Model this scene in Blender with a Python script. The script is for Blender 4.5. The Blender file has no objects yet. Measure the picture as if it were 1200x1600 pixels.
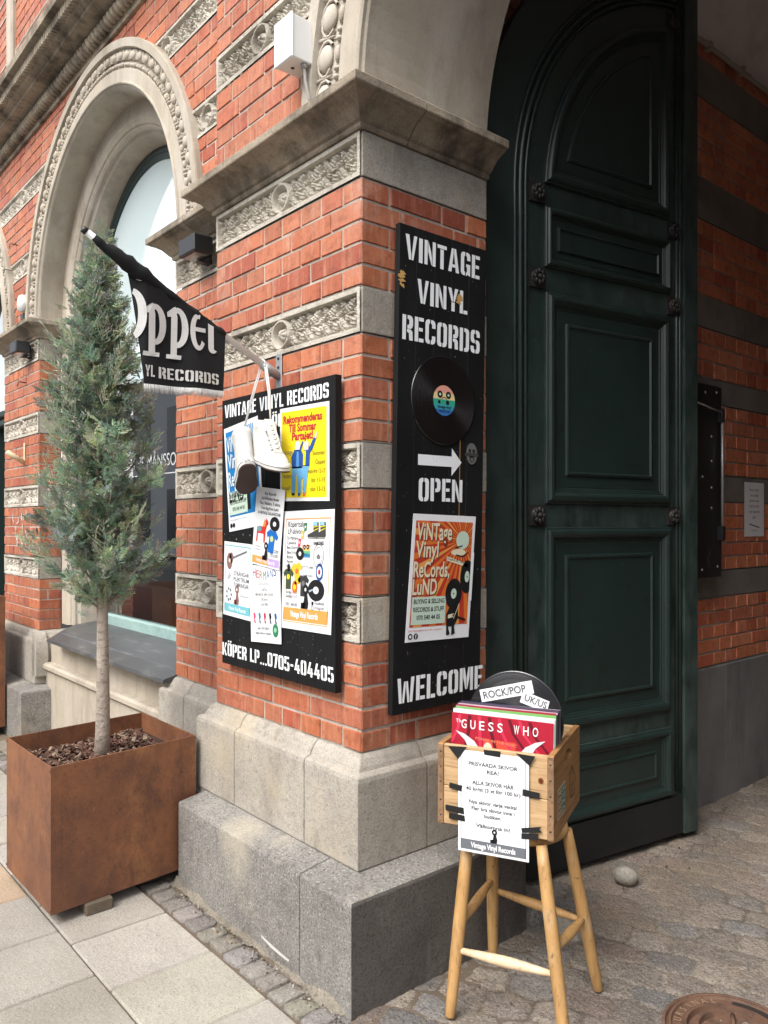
import bpy, bmesh, math, random
import numpy as np
from mathutils import Vector, Matrix
random.seed(7); np.random.seed(7)
SC = bpy.context.scene
R = math.radians
# ------------------------------------------------------------------ camera
cam = bpy.data.cameras.new("camera"); camo = bpy.data.objects.new("camera", cam)
SC.collection.objects.link(camo); SC.camera = camo
camo.location = (1.9758, -1.5819, 1.43)
camo.rotation_euler = (R(90), 0, R(90 - 40.35))
cam.sensor_fit = 'AUTO'; cam.sensor_width = 36; cam.lens = 36 * 1236 / 1600
cam.shift_y = 16 / 1600; cam.clip_start = 0.02; cam.clip_end = 1000
# ------------------------------------------------------------------ sky + sun (bright overcast)
W = bpy.data.worlds.new("World"); SC.world = W; W.use_nodes = True
nt = W.node_tree; bg = nt.nodes['Background']
sky = nt.nodes.new('ShaderNodeTexSky'); sky.sky_type = 'NISHITA'; sky.sun_disc = False
sky.sun_elevation = R(50); sky.sun_rotation = R(168); sky.dust_density = 3.0; sky.ozone_density = 1.0
hs = nt.nodes.new('ShaderNodeHueSaturation'); hs.inputs['Saturation'].default_value = 0.30
nt.links.new(sky.outputs[0], hs.inputs['Color']); nt.links.new(hs.outputs[0], bg.inputs[0])
bg.inputs[1].default_value = 0.15
sun = bpy.data.lights.new("sun", 'SUN'); suno = bpy.data.objects.new("sun", sun); SC.collection.objects.link(suno)
sun.energy = 1.05; sun.angle = R(40); sun.color = (1, .965, .91)
suno.rotation_euler = (R(40), 0, R(12))
SC.view_settings.view_transform = 'Standard'; SC.view_settings.look = 'None'
SC.view_settings.exposure = 1.42; SC.view_settings.gamma = 1
SC.cycles.max_bounces = 8; SC.cycles.transparent_max_bounces = 12
# ------------------------------------------------------------------ helpers
def lin(c):
    c /= 255.0
    return c / 12.92 if c <= .04045 else ((c + .055) / 1.055) ** 2.4
def rgb(r, g, b, k=1.0): return (lin(r) * k, lin(g) * k, lin(b) * k, 1)

def obj(name, me, m=None, parent=None):
    o = bpy.data.objects.new(name, me); SC.collection.objects.link(o)
    if m is not None:
        for x in (m if isinstance(m, (list, tuple)) else [m]): me.materials.append(x)
    if parent: o.parent = parent
    return o
def tag(o, label=None, cat=None, group=None, kind=None):
    if label: o['label'] = label
    if cat: o['category'] = cat
    if group: o['group'] = group
    if kind: o['kind'] = kind
    return o
def thing(name, label, cat, loc=(0, 0, 0), rot=(0, 0, 0), group=None):
    o = bpy.data.objects.new(name, None); SC.collection.objects.link(o)
    o.empty_display_size = .1; o.location = loc; o.rotation_euler = rot
    return tag(o, label, cat, group)

class MB:
    def __init__(s): s.v = []; s.f = []; s.c = []; s.mi = []; s.sm = []; s.n = 0
    def add(s, V, F, col=None, mi=0, smooth=False):
        V = np.asarray(V, float).reshape(-1, 3); s.v.append(V); b = s.n; s.n += len(V)
        for f in F:
            s.f.append([i + b for i in f]); s.c.append(col); s.mi.append(mi); s.sm.append(smooth)
        return s
    def box(s, x0, x1, y0, y1, z0, z1, col=None, mi=0, bev=0.0):
        if bev <= 0:
            V = [(x, y, z) for z in (z0, z1) for y in (y0, y1) for x in (x0, x1)]
            F = [(0, 2, 3, 1), (4, 5, 7, 6), (0, 1, 5, 4), (2, 6, 7, 3), (0, 4, 6, 2), (1, 3, 7, 5)]
            return s.add(V, F, col, mi)
        b = bev; V = []; lo = (x0, y0, z0); hi = (x1, y1, z1); idx = {}
        for sx in (0, 1):
            for sy in (0, 1):
                for sz in (0, 1):
                    sg = (sx, sy, sz)
                    for a in range(3):
                        p = [ (hi[k] if sg[k] else lo[k]) + (0 if k == a else (-b if sg[k] else b)) for k in range(3)]
                        idx[(sg, a)] = len(V); V.append(p)
        F = []
        for a in range(3):
            o1, o2 = [k for k in range(3) if k != a]
            for sa in (0, 1):
                q = []
                for t in ((0, 0), (1, 0), (1, 1), (0, 1)):
                    sg = [0, 0, 0]; sg[a] = sa; sg[o1] = t[0]; sg[o2] = t[1]; q.append(idx[(tuple(sg), a)])
                F.append(q)
        for a in range(3):
            o1, o2 = [k for k in range(3) if k != a]
            for t in ((0, 0), (1, 0), (1, 1), (0, 1)):
                s0 = [0, 0, 0]; s1 = [0, 0, 0]; s0[o1] = s1[o1] = t[0]; s0[o2] = s1[o2] = t[1]; s0[a] = 0; s1[a] = 1
                s0 = tuple(s0); s1 = tuple(s1)
                F.append([idx[(s0, o1)], idx[(s1, o1)], idx[(s1, o2)], idx[(s0, o2)]])
        for sg in [(a, b_, c) for a in (0, 1) for b_ in (0, 1) for c in (0, 1)]:
            F.append([idx[(sg, 0)], idx[(sg, 1)], idx[(sg, 2)]])
        return s.add(V, F, col, mi)
    def tube(s, pts, rad, n=8, col=None, mi=0, caps=True, smooth=True):
        P = [Vector(p) for p in pts]; m = len(P)
        if not isinstance(rad, (list, tuple)): rad = [rad] * m
        V = []; up = None
        for i in range(m):
            t = (P[min(i + 1, m - 1)] - P[max(i - 1, 0)]).normalized()
            if up is None:
                a = Vector((0, 0, 1)) if abs(t.z) < .9 else Vector((1, 0, 0)); up = t.cross(a).normalized()
            else:
                up = (up - t * up.dot(t)); up.normalize()
            w = t.cross(up)
            for k in range(n):
                an = 2 * math.pi * k / n; V.append(P[i] + (up * math.cos(an) + w * math.sin(an)) * rad[i])
        F = [(i * n + k, i * n + (k + 1) % n, (i + 1) * n + (k + 1) % n, (i + 1) * n + k) for i in range(m - 1) for k in range(n)]
        s.add(V, F, col, mi, smooth)
        if caps:
            b = s.n - len(V)
            s.f.append([b + k for k in range(n)][::-1]); s.f.append([b + (m - 1) * n + k for k in range(n)])
            s.c += [col, col]; s.mi += [mi, mi]; s.sm += [False, False]
        return s
    def lathe(s, prof, n=24, M=None, col=None, mi=0, smooth=True):
        V = []; F = []
        for r, z in prof:
            for k in range(n): V.append((r * math.cos(2 * math.pi * k / n), r * math.sin(2 * math.pi * k / n), z))
        for i in range(len(prof) - 1):
            for k in range(n): F.append((i * n + k, i * n + (k + 1) % n, (i + 1) * n + (k + 1) % n, (i + 1) * n + k))
        V = np.array(V)
        if M is not None: V = np.array([M @ Vector(p) for p in V])
        return s.add(V, F, col, mi, smooth)
    def ell(s, c, r, M=None, n=10, m=6, col=None, mi=0):
        V = []; F = []
        for i in range(m + 1):
            th = math.pi * i / m
            for k in range(n):
                ph = 2 * math.pi * k / n
                p = Vector((r[0] * math.sin(th) * math.cos(ph), r[1] * math.sin(th) * math.sin(ph), r[2] * math.cos(th)))
                V.append(Vector(c) + (M @ p if M is not None else p))
        for i in range(m):
            for k in range(n): F.append((i * n + k, (i + 1) * n + k, (i + 1) * n + (k + 1) % n, i * n + (k + 1) % n))
        return s.add(V, F, col, mi, True)
    def prism(s, poly, f0, f1, col=None, mi=0):
        """poly: 2D list; f0,f1: maps (u,v)->3D for the two faces"""
        n = len(poly); V = [f0(*p) for p in poly] + [f1(*p) for p in poly]
        F = [list(range(n))[::-1], [n + i for i in range(n)]] + [(i, (i + 1) % n, n + (i + 1) % n, n + i) for i in range(n)]
        return s.add(V, F, col, mi)
    def build(s, name, m=None, parent=None, loc=None):
        me = bpy.data.meshes.new(name)
        V = np.concatenate(s.v) if s.v else np.zeros((0, 3))
        me.from_pydata(V.tolist(), [], s.f)
        o = obj(name, me, m, parent)
        me.polygons.foreach_set('material_index', s.mi)
        me.polygons.foreach_set('use_smooth', s.sm)
        if any(c is not None for c in s.c):
            at = me.color_attributes.new('Col', 'FLOAT_COLOR', 'CORNER'); buf = []
            for f, c in zip(s.f, s.c):
                c = c if c is not None else (1, 1, 1)
                buf += [c[0], c[1], c[2], 1] * len(f)
            at.data.foreach_set('color', buf)
        bm = bmesh.new(); bm.from_mesh(me); bmesh.ops.recalc_face_normals(bm, faces=bm.faces); bm.to_mesh(me); bm.free()
        if loc: o.location = loc
        return o

def grid_mesh(P, name, m, parent=None, col=None, smooth=True, flip=False):
    """P: (a,b,3) array of points"""
    a, b = P.shape[:2]
    me = bpy.data.meshes.new(name); idx = np.arange(a * b).reshape(a, b)
    q = np.stack([idx[:-1, :-1], idx[1:, :-1], idx[1:, 1:], idx[:-1, 1:]], -1).reshape(-1, 4)
    if flip: q = q[:, ::-1]
    me.vertices.add(a * b); me.vertices.foreach_set('co', P.reshape(-1).astype(np.float32))
    me.loops.add(q.size); me.loops.foreach_set('vertex_index', q.reshape(-1).astype(np.int32))
    me.polygons.add(len(q)); me.polygons.foreach_set('loop_start', np.arange(0, q.size, 4, dtype=np.int32))
    me.polygons.foreach_set('loop_total', np.full(len(q), 4, np.int32))
    me.update(); me.validate()
    me.polygons.foreach_set('use_smooth', [smooth] * len(q))
    if col is not None:
        at = me.color_attributes.new('Col', 'FLOAT_COLOR', 'POINT')
        c = np.ones((a * b, 4), np.float32); c[:, :3] = col.reshape(-1, 3); at.data.foreach_set('color', c.reshape(-1))
    return obj(name, me, m, parent)

def mitre(path, closed=False):
    """outward (right-hand) mitre vectors for an XY polyline"""
    n = len(path); out = []
    def nr(a, b):
        d = Vector((b[0] - a[0], b[1] - a[1])).normalized(); return Vector((d.y, -d.x))
    for i in range(n):
        A = nr(path[i - 1], path[i]) if (i > 0 or closed) else None
        B = nr(path[i], path[(i + 1) % n]) if (i < n - 1 or closed) else None
        if A is None: out.append(B)
        elif B is None: out.append(A)
        else:
            m = A + B; out.append(m / max(.2, m.dot(A)))
    return out
def loft(path, prof, mb, f=lambda u, v, w: (u, v, w), closed=False, caps=False, col=None, mi=0, smooth=False, cap_last=False):
    """sweep profile [(offset, height)] along path; f maps (u, v, height) to 3D"""
    M = mitre(path, closed); n = len(path); k = len(prof)
    V = [f(p[0] + m[0] * o, p[1] + m[1] * o, h) for p, m in zip(path, M) for (o, h) in prof]
    F = []
    for i in range(n if closed else n - 1):
        for j in range(k - 1):
            a = i * k + j; b = ((i + 1) % n) * k + j; F.append((a, b, b + 1, a + 1))
    if caps and not closed: F.append(list(range(k))); F.append([(n - 1) * k + j for j in range(k)][::-1])
    if cap_last: F.append([i * k + k - 1 for i in range(n)])
    mb.add(V, F, col, mi, smooth)
def arc(cx, cz, r, a0, a1, n): return [(cx + r * math.cos(R(a0 + (a1 - a0) * i / n)), cz + r * math.sin(R(a0 + (a1 - a0) * i / n))) for i in range(n + 1)]

# ------------------------------------------------------------------ materials
def newmat(name):
    m = bpy.data.materials.new(name); m.use_nodes = True
    return m, m.node_tree, m.node_tree.nodes['Principled BSDF']
def L(t, a, b): t.links.new(a, b)
def noise(t, scale, detail=4, rough=.6, stretch=None, co='Object', seed=0.0):
    tc = t.nodes.new('ShaderNodeTexCoord'); mp = t.nodes.new('ShaderNodeMapping'); n = t.nodes.new('ShaderNodeTexNoise')
    L(t, tc.outputs[co], mp.inputs['Vector']); L(t, mp.outputs[0], n.inputs['Vector'])
    if stretch: mp.inputs['Scale'].default_value = stretch
    mp.inputs['Location'].default_value = (seed, seed * 1.7, seed * .6)
    n.inputs['Scale'].default_value = scale; n.inputs['Detail'].default_value = detail; n.inputs['Roughness'].default_value = rough
    return n.outputs['Fac']
def ramp(t, fac, a, b):
    r = t.nodes.new('ShaderNodeMapRange'); r.inputs['From Min'].default_value = a; r.inputs['From Max'].default_value = b
    L(t, fac, r.inputs['Value']); return r.outputs[0]
def mix(t, fac, a, b, mode='MIX'):
    m = t.nodes.new('ShaderNodeMix'); m.data_type = 'RGBA'; m.blend_type = mode
    for sock, v in ((m.inputs[0], fac), (m.inputs[6], a), (m.inputs[7], b)):
        if hasattr(v, 'links') or isinstance(v, bpy.types.NodeSocket): L(t, v, sock)
        else: sock.default_value = v
    return m.outputs[2]
def mul(t, a, k):
    m = t.nodes.new('ShaderNodeMath'); m.operation = 'MULTIPLY'; L(t, a, m.inputs[0])
    if isinstance(k, (int, float)): m.inputs[1].default_value = k
    else: L(t, k, m.inputs[1])
    return m.outputs[0]
def bump(t, bs, fac, strength, dist=.01, bev=0):
    b = t.nodes.new('ShaderNodeBump'); b.inputs['Strength'].default_value = strength; b.inputs['Distance'].default_value = dist
    L(t, fac, b.inputs['Height']); L(t, b.outputs[0], bs.inputs['Normal'])
    if bev:
        bv = t.nodes.new('ShaderNodeBevel'); bv.samples = 4; bv.inputs['Radius'].default_value = bev; L(t, bv.outputs[0], b.inputs['Normal'])
def attr(t):
    a = t.nodes.new('ShaderNodeAttribute'); a.attribute_name = 'Col'; return a.outputs['Color']
def plain(name, c, rough=.6, metal=0, spec=.5):
    m, t, b = newmat(name); b.inputs['Base Color'].default_value = c; b.inputs['Roughness'].default_value = rough
    b.inputs['Metallic'].default_value = metal; b.inputs['Specular IOR Level'].default_value = spec
    return m
def grain(name, c1, c2, layers, rough=.8, bmp=(60, .3, .004), useattr=False, spec=.3, bev=0):
    """c1/c2 blotch mix then layers of (colour, scale, lo, hi, amount, stretch)"""
    m, t, b = newmat(name)
    col = mix(t, ramp(t, noise(t, 3.1, 5), .35, .65), c1, c2)
    for i, (c, s, lo, hi, am, st) in enumerate(layers):
        f = mul(t, ramp(t, noise(t, s, 5, .65, st, seed=3.3 * i + 1), lo, hi), am); col = mix(t, f, col, c)
    if useattr: col = mix(t, 1.0, col, attr(t), 'MULTIPLY')
    L(t, col, b.inputs['Base Color']); b.inputs['Roughness'].default_value = rough
    b.inputs['Specular IOR Level'].default_value = spec
    if bmp: bump(t, b, noise(t, bmp[0], 6, .7), bmp[1], bmp[2], bev)
    return m

GRAN = grain('granite', (.33, .30, .255, 1), (.415, .38, .325, 1),
             [((.15, .13, .115, 1), 140, .53, .64, .6, None), ((.58, .55, .49, 1), 170, .56, .66, .55, None), ((.22, .195, .165, 1), 34, .52, .68, .5, None),
              ((.15, .13, .105, 1), 2.6, .50, .74, .6, (1, 1, .5)), ((.50, .41, .27, 1), 1.9, .52, .74, .7, None), ((.10, .09, .075, 1), 6, .60, .76, .6, (1.6, 1.6, .35))], .85, (130, .7, .005), bev=.007)
GRAND = grain('granite_dark', (.20, .188, .172, 1), (.285, .27, .247, 1),
              [((.07, .065, .06, 1), 115, .52, .62, .75, None), ((.56, .54, .50, 1), 150, .55, .65, .65, None), ((.11, .10, .09, 1), 30, .52, .68, .5, None),
               ((.07, .062, .054, 1), 2.8, .50, .74, .6, (1, 1, .5)), ((.50, .44, .34, 1), 2.3, .53, .73, .7, None)], .85, (110, .9, .006), bev=.009)
GRIME_SHADE = grain('grimy_shaded_granite', (.085, .076, .068, 1), (.13, .118, .106, 1),  # granite with dirt and the passage side's shade both in its colour
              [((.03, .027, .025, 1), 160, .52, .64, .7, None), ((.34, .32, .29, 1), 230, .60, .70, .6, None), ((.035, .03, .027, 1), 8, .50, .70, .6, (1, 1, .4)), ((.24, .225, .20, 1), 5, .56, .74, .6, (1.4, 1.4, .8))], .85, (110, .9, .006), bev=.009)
LIME = grain('limestone', (.47, .415, .335, 1), (.39, .34, .27, 1),
             [((.20, .165, .125, 1), 2.2, .48, .72, .6, (2.4, 2.4, .35)), ((.64, .60, .54, 1), 1.6, .5, .75, .5, (2, 2, .5)), ((.25, .21, .165, 1), 14, .55, .75, .4, None),
              ((.24, .20, .155, 1), 160, .56, .70, .45, None)], .82, (90, .35, .004), bev=.004)
SOOT = grain('weathered_stone', (.40, .335, .25, 1), (.29, .24, .18, 1),
             [((.06, .05, .038, 1), 4.5, .46, .64, .85, (1, 1, .45)), ((.50, .45, .37, 1), 7, .58, .75, .55, (1, 1, .3)),
              ((.11, .09, .07, 1), 180, .53, .66, .6, None), ((.12, .10, .075, 1), 30, .55, .7, .5, None)], .85, (100, .7, .005))
CARV = grain('carved_stone', (.58, .54, .465, 1), (.45, .41, .345, 1),
             [((.14, .115, .088, 1), 5, .48, .7, .65, None), ((.64, .60, .53, 1), 190, .58, .7, .45, None), ((.17, .14, .11, 1), 40, .55, .7, .5, None)], .85, (110, .5, .004))
MORT = grain('mortar', (.50, .45, .385, 1), (.39, .345, .29, 1), [((.22, .19, .165, 1), 9, .48, .68, .65, None)], .9, (160, .5, .003))
MORTD = grain('dark_mortar', (.36, .325, .28, 1), (.27, .245, .21, 1), [((.12, .11, .1, 1), 9, .5, .7, .6, None)], .9, (160, .5, .003))
def brickmat():
    m, t, b = newmat('brick')
    a = attr(t)
    f1 = noise(t, 42, 4, .6, (1, 1, .09)); col = mix(t, mul(t, ramp(t, f1, .48, .70), .62), a, (.54, .27, .165, 1))
    col = mix(t, mul(t, ramp(t, noise(t, 24, 6, .7, seed=5), .50, .66), .6), col, mix(t, .7, a, (.11, .035, .022, 1)))
    col = mix(t, mul(t, ramp(t, noise(t, 150, 3, .6, seed=2), .60, .70), .5), col, (.11, .045, .03, 1))
    col = mix(t, mul(t, ramp(t, noise(t, 30, 6, .75, seed=14), .63, .70), .7), col, (.06, .03, .022, 1))
    col = mix(t, mul(t, ramp(t, noise(t, 2.6, 7, .75, seed=9), .58, .74), .45), col, (.58, .44, .37, 1))
    col = mix(t, mul(t, ramp(t, noise(t, 1.4, 6, .7, (1, 1, .4), seed=19), .56, .74), .45), col, (.16, .075, .055, 1))
    L(t, col, b.inputs['Base Color'])
    rr = t.nodes.new('ShaderNodeMapRange'); L(t, noise(t, 20, 4), rr.inputs['Value']); rr.inputs['To Min'].default_value = .38; rr.inputs['To Max'].default_value = .75
    L(t, rr.outputs[0], b.inputs['Roughness']); b.inputs['Specular IOR Level'].default_value = .35
    bump(t, b, noise(t, 60, 7, .75), .5, .006)
    return m
BRICK = brickmat()
DOOR = grain('green_paint', (.0125, .0262, .0225, 1), (.0105, .0215, .019, 1),
             [((.021, .034, .031, 1), 7, .50, .75, .15, (1, 1, .25)), ((.010, .013, .013, 1), 14, .54, .70, .8, None),
              ((.16, .21, .19, 1), 60, .67, .73, .55, None)], .42, (40, .2, .002), spec=.55)
def worn_highlit_edges(m, c, lo, hi, am):  # lightens raised edges: paint wear plus moulding highlights put into the colour
    t = m.node_tree; b = t.nodes['Principled BSDF']; old = b.inputs['Base Color'].links[0].from_socket
    g = t.nodes.new('ShaderNodeNewGeometry'); f = mul(t, ramp(t, g.outputs['Pointiness'], lo, hi), ramp(t, noise(t, 14, 5, .7, (1, 1, .4), seed=6), .35, .62))
    L(t, mix(t, mul(t, f, am), old, c), b.inputs['Base Color'])
worn_highlit_edges(DOOR, (.12, .155, .145, 1), .58, .74, .40)
DOORB = grain('black_paint', (.010, .011, .012, 1), (.016, .017, .018, 1), [((.08, .09, .09, 1), 30, .68, .74, .5, (.2, .2, 2))], .55, (50, .2, .002))
ROSE = grain('cast_rosette', (.018, .017, .017, 1), (.03, .026, .025, 1), [], .5, (80, .3, .002))
BLACKW = grain('black_board_paint', (.0055, .0055, .006, 1), (.009, .009, .0095, 1),
               [((.035, .035, .035, 1), 9, .55, .8, .35, (1, 1, .12)), ((.30, .20, .10, 1), 30, .70, .73, .8, (1, 1, .5))], .7, (120, .3, .002), spec=.22)
RAWW = grain('bare_wood', (.48, .27, .10, 1), (.34, .18, .07, 1), [((.2, .1, .04, 1), 60, .5, .7, .5, (1, 1, .1))], .8)
WHITEP = grain('white_stencil_paint', (.84, .86, .88, 1), (.78, .80, .82, 1), [((.34, .35, .36, 1), 26, .64, .74, .5, (1, 1, .4)), ((.05, .05, .05, 1), 90, .69, .72, .8, None)], .7, None)
def cortmat():
    m, t, b = newmat('corten_steel')
    col = mix(t, ramp(t, noise(t, 2.6, 7, .72), .38, .62), (.24, .098, .044, 1), (.135, .058, .033, 1))
    col = mix(t, mul(t, ramp(t, noise(t, 6, 7, .75, (1, 1, .7), seed=4), .50, .66), .7), col, (.082, .038, .027, 1))
    col = mix(t, mul(t, ramp(t, noise(t, 4.2, 7, .75, (1, 1, .6), seed=8), .53, .68), .65), col, (.33, .15, .062, 1))
    col = mix(t, mul(t, ramp(t, noise(t, 22, 6, .75, seed=11), .54, .68), .5), col, (.10, .045, .03, 1))
    col = mix(t, mul(t, ramp(t, noise(t, 12, 4, .6, (1, 1, .05), seed=14), .62, .74), .45), col, (.07, .032, .024, 1))
    col = mix(t, mul(t, ramp(t, noise(t, 110, 3, .6, seed=1), .57, .68), .5), col, (.06, .028, .02, 1))
    L(t, col, b.inputs['Base Color']); b.inputs['Roughness'].default_value = .62; b.inputs['Specular IOR Level'].default_value = .35
    bump(t, b, noise(t, 120, 5, .7), .12, .002); return m
CORT = cortmat()
def woodmat(name, c1, c2, dark, st=(3, 40, 40), rough=.6, knots=True):
    m, t, b = newmat(name)
    n1 = noise(t, 1.2, 6, .6, st); col = mix(t, ramp(t, n1, .3, .7), c1, c2)
    col = mix(t, mul(t, ramp(t, noise(t, 2.5, 6, .7, st, seed=4), .52, .66), .6), col, dark)
    col = mix(t, mul(t, ramp(t, noise(t, 9, 4, .6, seed=2), .5, .8), .35), col, dark)
    L(t, col, b.inputs['Base Color']); b.inputs['Roughness'].default_value = rough; b.inputs['Specular IOR Level'].default_value = .3
    bump(t, b, n1, .25, .004); return m
CRATE = woodmat('crate_pine', (.58, .40, .22, 1), (.42, .26, .125, 1), (.20, .10, .045, 1), (2.5, 2.5, 55))
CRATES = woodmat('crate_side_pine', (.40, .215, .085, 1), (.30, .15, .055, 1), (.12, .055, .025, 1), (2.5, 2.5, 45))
ENDG = woodmat('end_grain', (.20, .115, .065, 1), (.30, .19, .11, 1), (.07, .04, .025, 1), (30, 30, 30), .85)
STOOL = woodmat('varnished_beech', (.47, .285, .115, 1), (.39, .215, .078, 1), (.17, .095, .045, 1), (26, 26, 2.0), .5)
def overlay(m, c, s, lo, hi, am, st=None, sd=7.7):
    t = m.node_tree; b = t.nodes['Principled BSDF']; old = b.inputs['Base Color'].links[0].from_socket
    L(t, mix(t, mul(t, ramp(t, noise(t, s, 5, .65, st, seed=sd), lo, hi), am), old, c), b.inputs['Base Color'])
overlay(STOOL, (.45, .36, .25, 1), 9, .55, .70, .55); overlay(STOOL, (.06, .035, .02, 1), 60, .64, .70, .7, (1, 1, .5), 3.1); overlay(STOOL, (.05, .03, .02, 1), 24, .70, .74, .8, (.4, .4, 3), 1.1)
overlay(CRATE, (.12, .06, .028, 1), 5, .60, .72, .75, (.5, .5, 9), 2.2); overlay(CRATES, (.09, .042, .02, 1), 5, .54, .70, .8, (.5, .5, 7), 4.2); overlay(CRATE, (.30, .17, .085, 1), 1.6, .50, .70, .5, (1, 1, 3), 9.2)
overlay(CORT, (.36, .24, .17, 1), 45, .70, .75, .6, (1, 1, .35), 6.1)
STOOLW = woodmat('worn_beech', (.60, .42, .24, 1), (.70, .56, .40, 1), (.30, .16, .07, 1), (12, 12, 5), .6)
PAV = grain('paving_slab', (.385, .36, .315, 1), (.335, .312, .272, 1),
            [((.23, .205, .17, 1), 1.5, .5, .75, .6, None), ((.56, .53, .46, 1), 200, .55, .66, .65, None), ((.17, .15, .125, 1), 130, .55, .66, .65, None), ((.24, .215, .175, 1), 30, .55, .7, .45, None), ((.50, .46, .39, 1), 4, .58, .7, .4, None)], .9, (75, .9, .006), True)
SETT = grain('sett_granite', (.20, .185, .165, 1), (.29, .265, .235, 1), [((.46, .43, .38, 1), 150, .55, .66, .6, None), ((.08, .075, .07, 1), 110, .54, .64, .6, None), ((.12, .10, .085, 1), 25, .52, .68, .5, None)], .8, (80, 1.0, .010), True)
COB = grain('cobbles', (1.28, 1.22, 1.15, 1), (.92, .88, .86, 1),
            [((1.9, 1.82, 1.7, 1), 150, .53, .62, .65, None), ((.34, .31, .29, 1), 120, .53, .62, .65, None), ((.5, .45, .42, 1), 38, .54, .66, .55, None), ((1.7, 1.55, 1.35, 1), 55, .58, .68, .5, None), ((1.35, 1.08, .78, 1), 4, .55, .72, .5, None)], .8, (85, 1.0, .012), True, .35)
SOIL = grain('dry_earth', (.13, .10, .075, 1), (.2, .155, .115, 1), [((.3, .26, .2, 1), 130, .6, .7, .6, None)], .95, (120, .9, .008))
BARK = grain('bark_chip', (.9, .9, .9, 1), (.7, .7, .7, 1), [], .9, (60, .4, .004), True)
TRUNK = grain('trunk_bark', (.40, .34, .28, 1), (.30, .25, .2, 1), [((.13, .10, .085, 1), 40, .52, .66, .75, (1, 1, 2.2)), ((.52, .47, .40, 1), 18, .55, .7, .5, None)], .9, (55, .9, .01))
SILLM = grain('lead_sill', (.05, .052, .054, 1), (.075, .077, .078, 1), [((.30, .30, .29, 1), 14, .55, .75, .45, (.3, 1, 1)), ((.04, .04, .04, 1), 20, .55, .7, .5, (.3, 2, 2))], .42, (30, .2, .003), spec=.5)
FRAMEG = plain('frame_green', (.012, .028, .026, 1), .4)
TEAL = grain('teal_reflection_rail', (.33, .47, .43, 1), (.26, .38, .36, 1), [((.15, .2, .19, 1), 30, .55, .7, .5, None)], .4)  # pale tone puts the glass edge reflection into the rail colour
PLAST = grain('vault_plaster', (.80, .77, .74, 1), (.74, .71, .69, 1), [((.35, .32, .3, 1), 3, .5, .7, .5, None)], .95, (50, .2, .003))
RENDER_ = grain('base_render', (.15, .15, .15, 1), (.20, .198, .195, 1), [((.09, .09, .09, 1), 3, .5, .7, .7, (2, 2, .4)), ((.33, .33, .32, 1), 6, .62, .75, .5, (3, 3, .25))], .85, (60, .4, .004))
METALB = grain('black_metal', (.012, .012, .013, 1), (.02, .02, .021, 1), [], .42, (60, .1, .002), spec=.5)
WHITEM = plain('white_enamel', (.78, .79, .78, 1), .35)
GREYM = plain('galvanised', (.42, .43, .44, 1), .45, .6)
POLEM = plain('white_pole', (.74, .74, .72, 1), .4)
RUST = grain('rusty_iron', (.115, .062, .042, 1), (.165, .095, .062, 1), [((.05, .032, .026, 1), 30, .5, .66, .6, None), ((.3, .2, .14, 1), 90, .6, .7, .4, None)], .7, (140, .4, .003))
CLOTH = grain('black_cloth', (.012, .012, .013, 1), (.017, .017, .018, 1), [], .95, (500, .4, .001))
CLOTHW = grain('offwhite_cloth', (.60, .59, .565, 1), (.66, .65, .63, 1), [((.45, .44, .42, 1), 120, .55, .7, .4, (1, .2, 1))], .95, (400, .3, .001))
CANVAS = grain('white_canvas', (.68, .665, .63, 1), (.60, .585, .555, 1), [((.42, .40, .37, 1), 30, .52, .7, .5, None)], .85, (500, .3, .001))
RUBW = grain('white_rubber', (.70, .69, .66, 1), (.62, .61, .58, 1), [((.4, .38, .35, 1), 25, .56, .7, .45, None)], .5, None)
RUBB = grain('brown_outsole', (.065, .038, .030, 1), (.085, .05, .04, 1), [], .7, (300, .5, .003))
TAPE = grain('black_tape', (.012, .012, .012, 1), (.02, .02, .02, 1), [], .55, (150, .3, .001))
def vinylmat():
    m, t, b = newmat('black_vinyl'); b.inputs['Base Color'].default_value = (.006, .006, .007, 1)
    b.inputs['Roughness'].default_value = .26; b.inputs['Anisotropic'].default_value = .9; b.inputs['Anisotropic Rotation'].default_value = .25
    tg = t.nodes.new('ShaderNodeTangent'); tg.direction_type = 'RADIAL'; tg.axis = 'Z'; L(t, tg.outputs[0], b.inputs['Tangent'])
    b.inputs['Specular IOR Level'].default_value = 1.0; b.inputs['Specular Tint'].default_value = (1.5, 1.5, 1.55, 1)
    return m
VINYL = vinylmat()
def glassmat():
    m = bpy.data.materials.new('window_glass'); m.use_nodes = True; t = m.node_tree; t.nodes.clear()
    o = t.nodes.new('ShaderNodeOutputMaterial'); tr = t.nodes.new('ShaderNodeBsdfTransparent'); gl = t.nodes.new('ShaderNodeBsdfGlossy')
    gl.inputs['Roughness'].default_value = .01; tr.inputs[0].default_value = (.94, .97, .965, 1)
    fr = t.nodes.new('ShaderNodeFresnel'); fr.inputs['IOR'].default_value = 4.0
    mx = t.nodes.new('ShaderNodeMixShader'); L(t, fr.outputs[0], mx.inputs[0]); L(t, tr.outputs[0], mx.inputs[1]); L(t, gl.outputs[0], mx.inputs[2]); L(t, mx.outputs[0], o.inputs[0])
    return m
GLASS = glassmat()
PALE_SHEET = plain('pale_reflection_film', (.60, .72, .745, 1), .04, 0, 1.0); PALE_SHEET.node_tree.nodes['Principled BSDF'].inputs['IOR'].default_value = 2.4  # opaque pale sheet; blind and reflected brightness put into its colour
INK = {}
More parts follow.
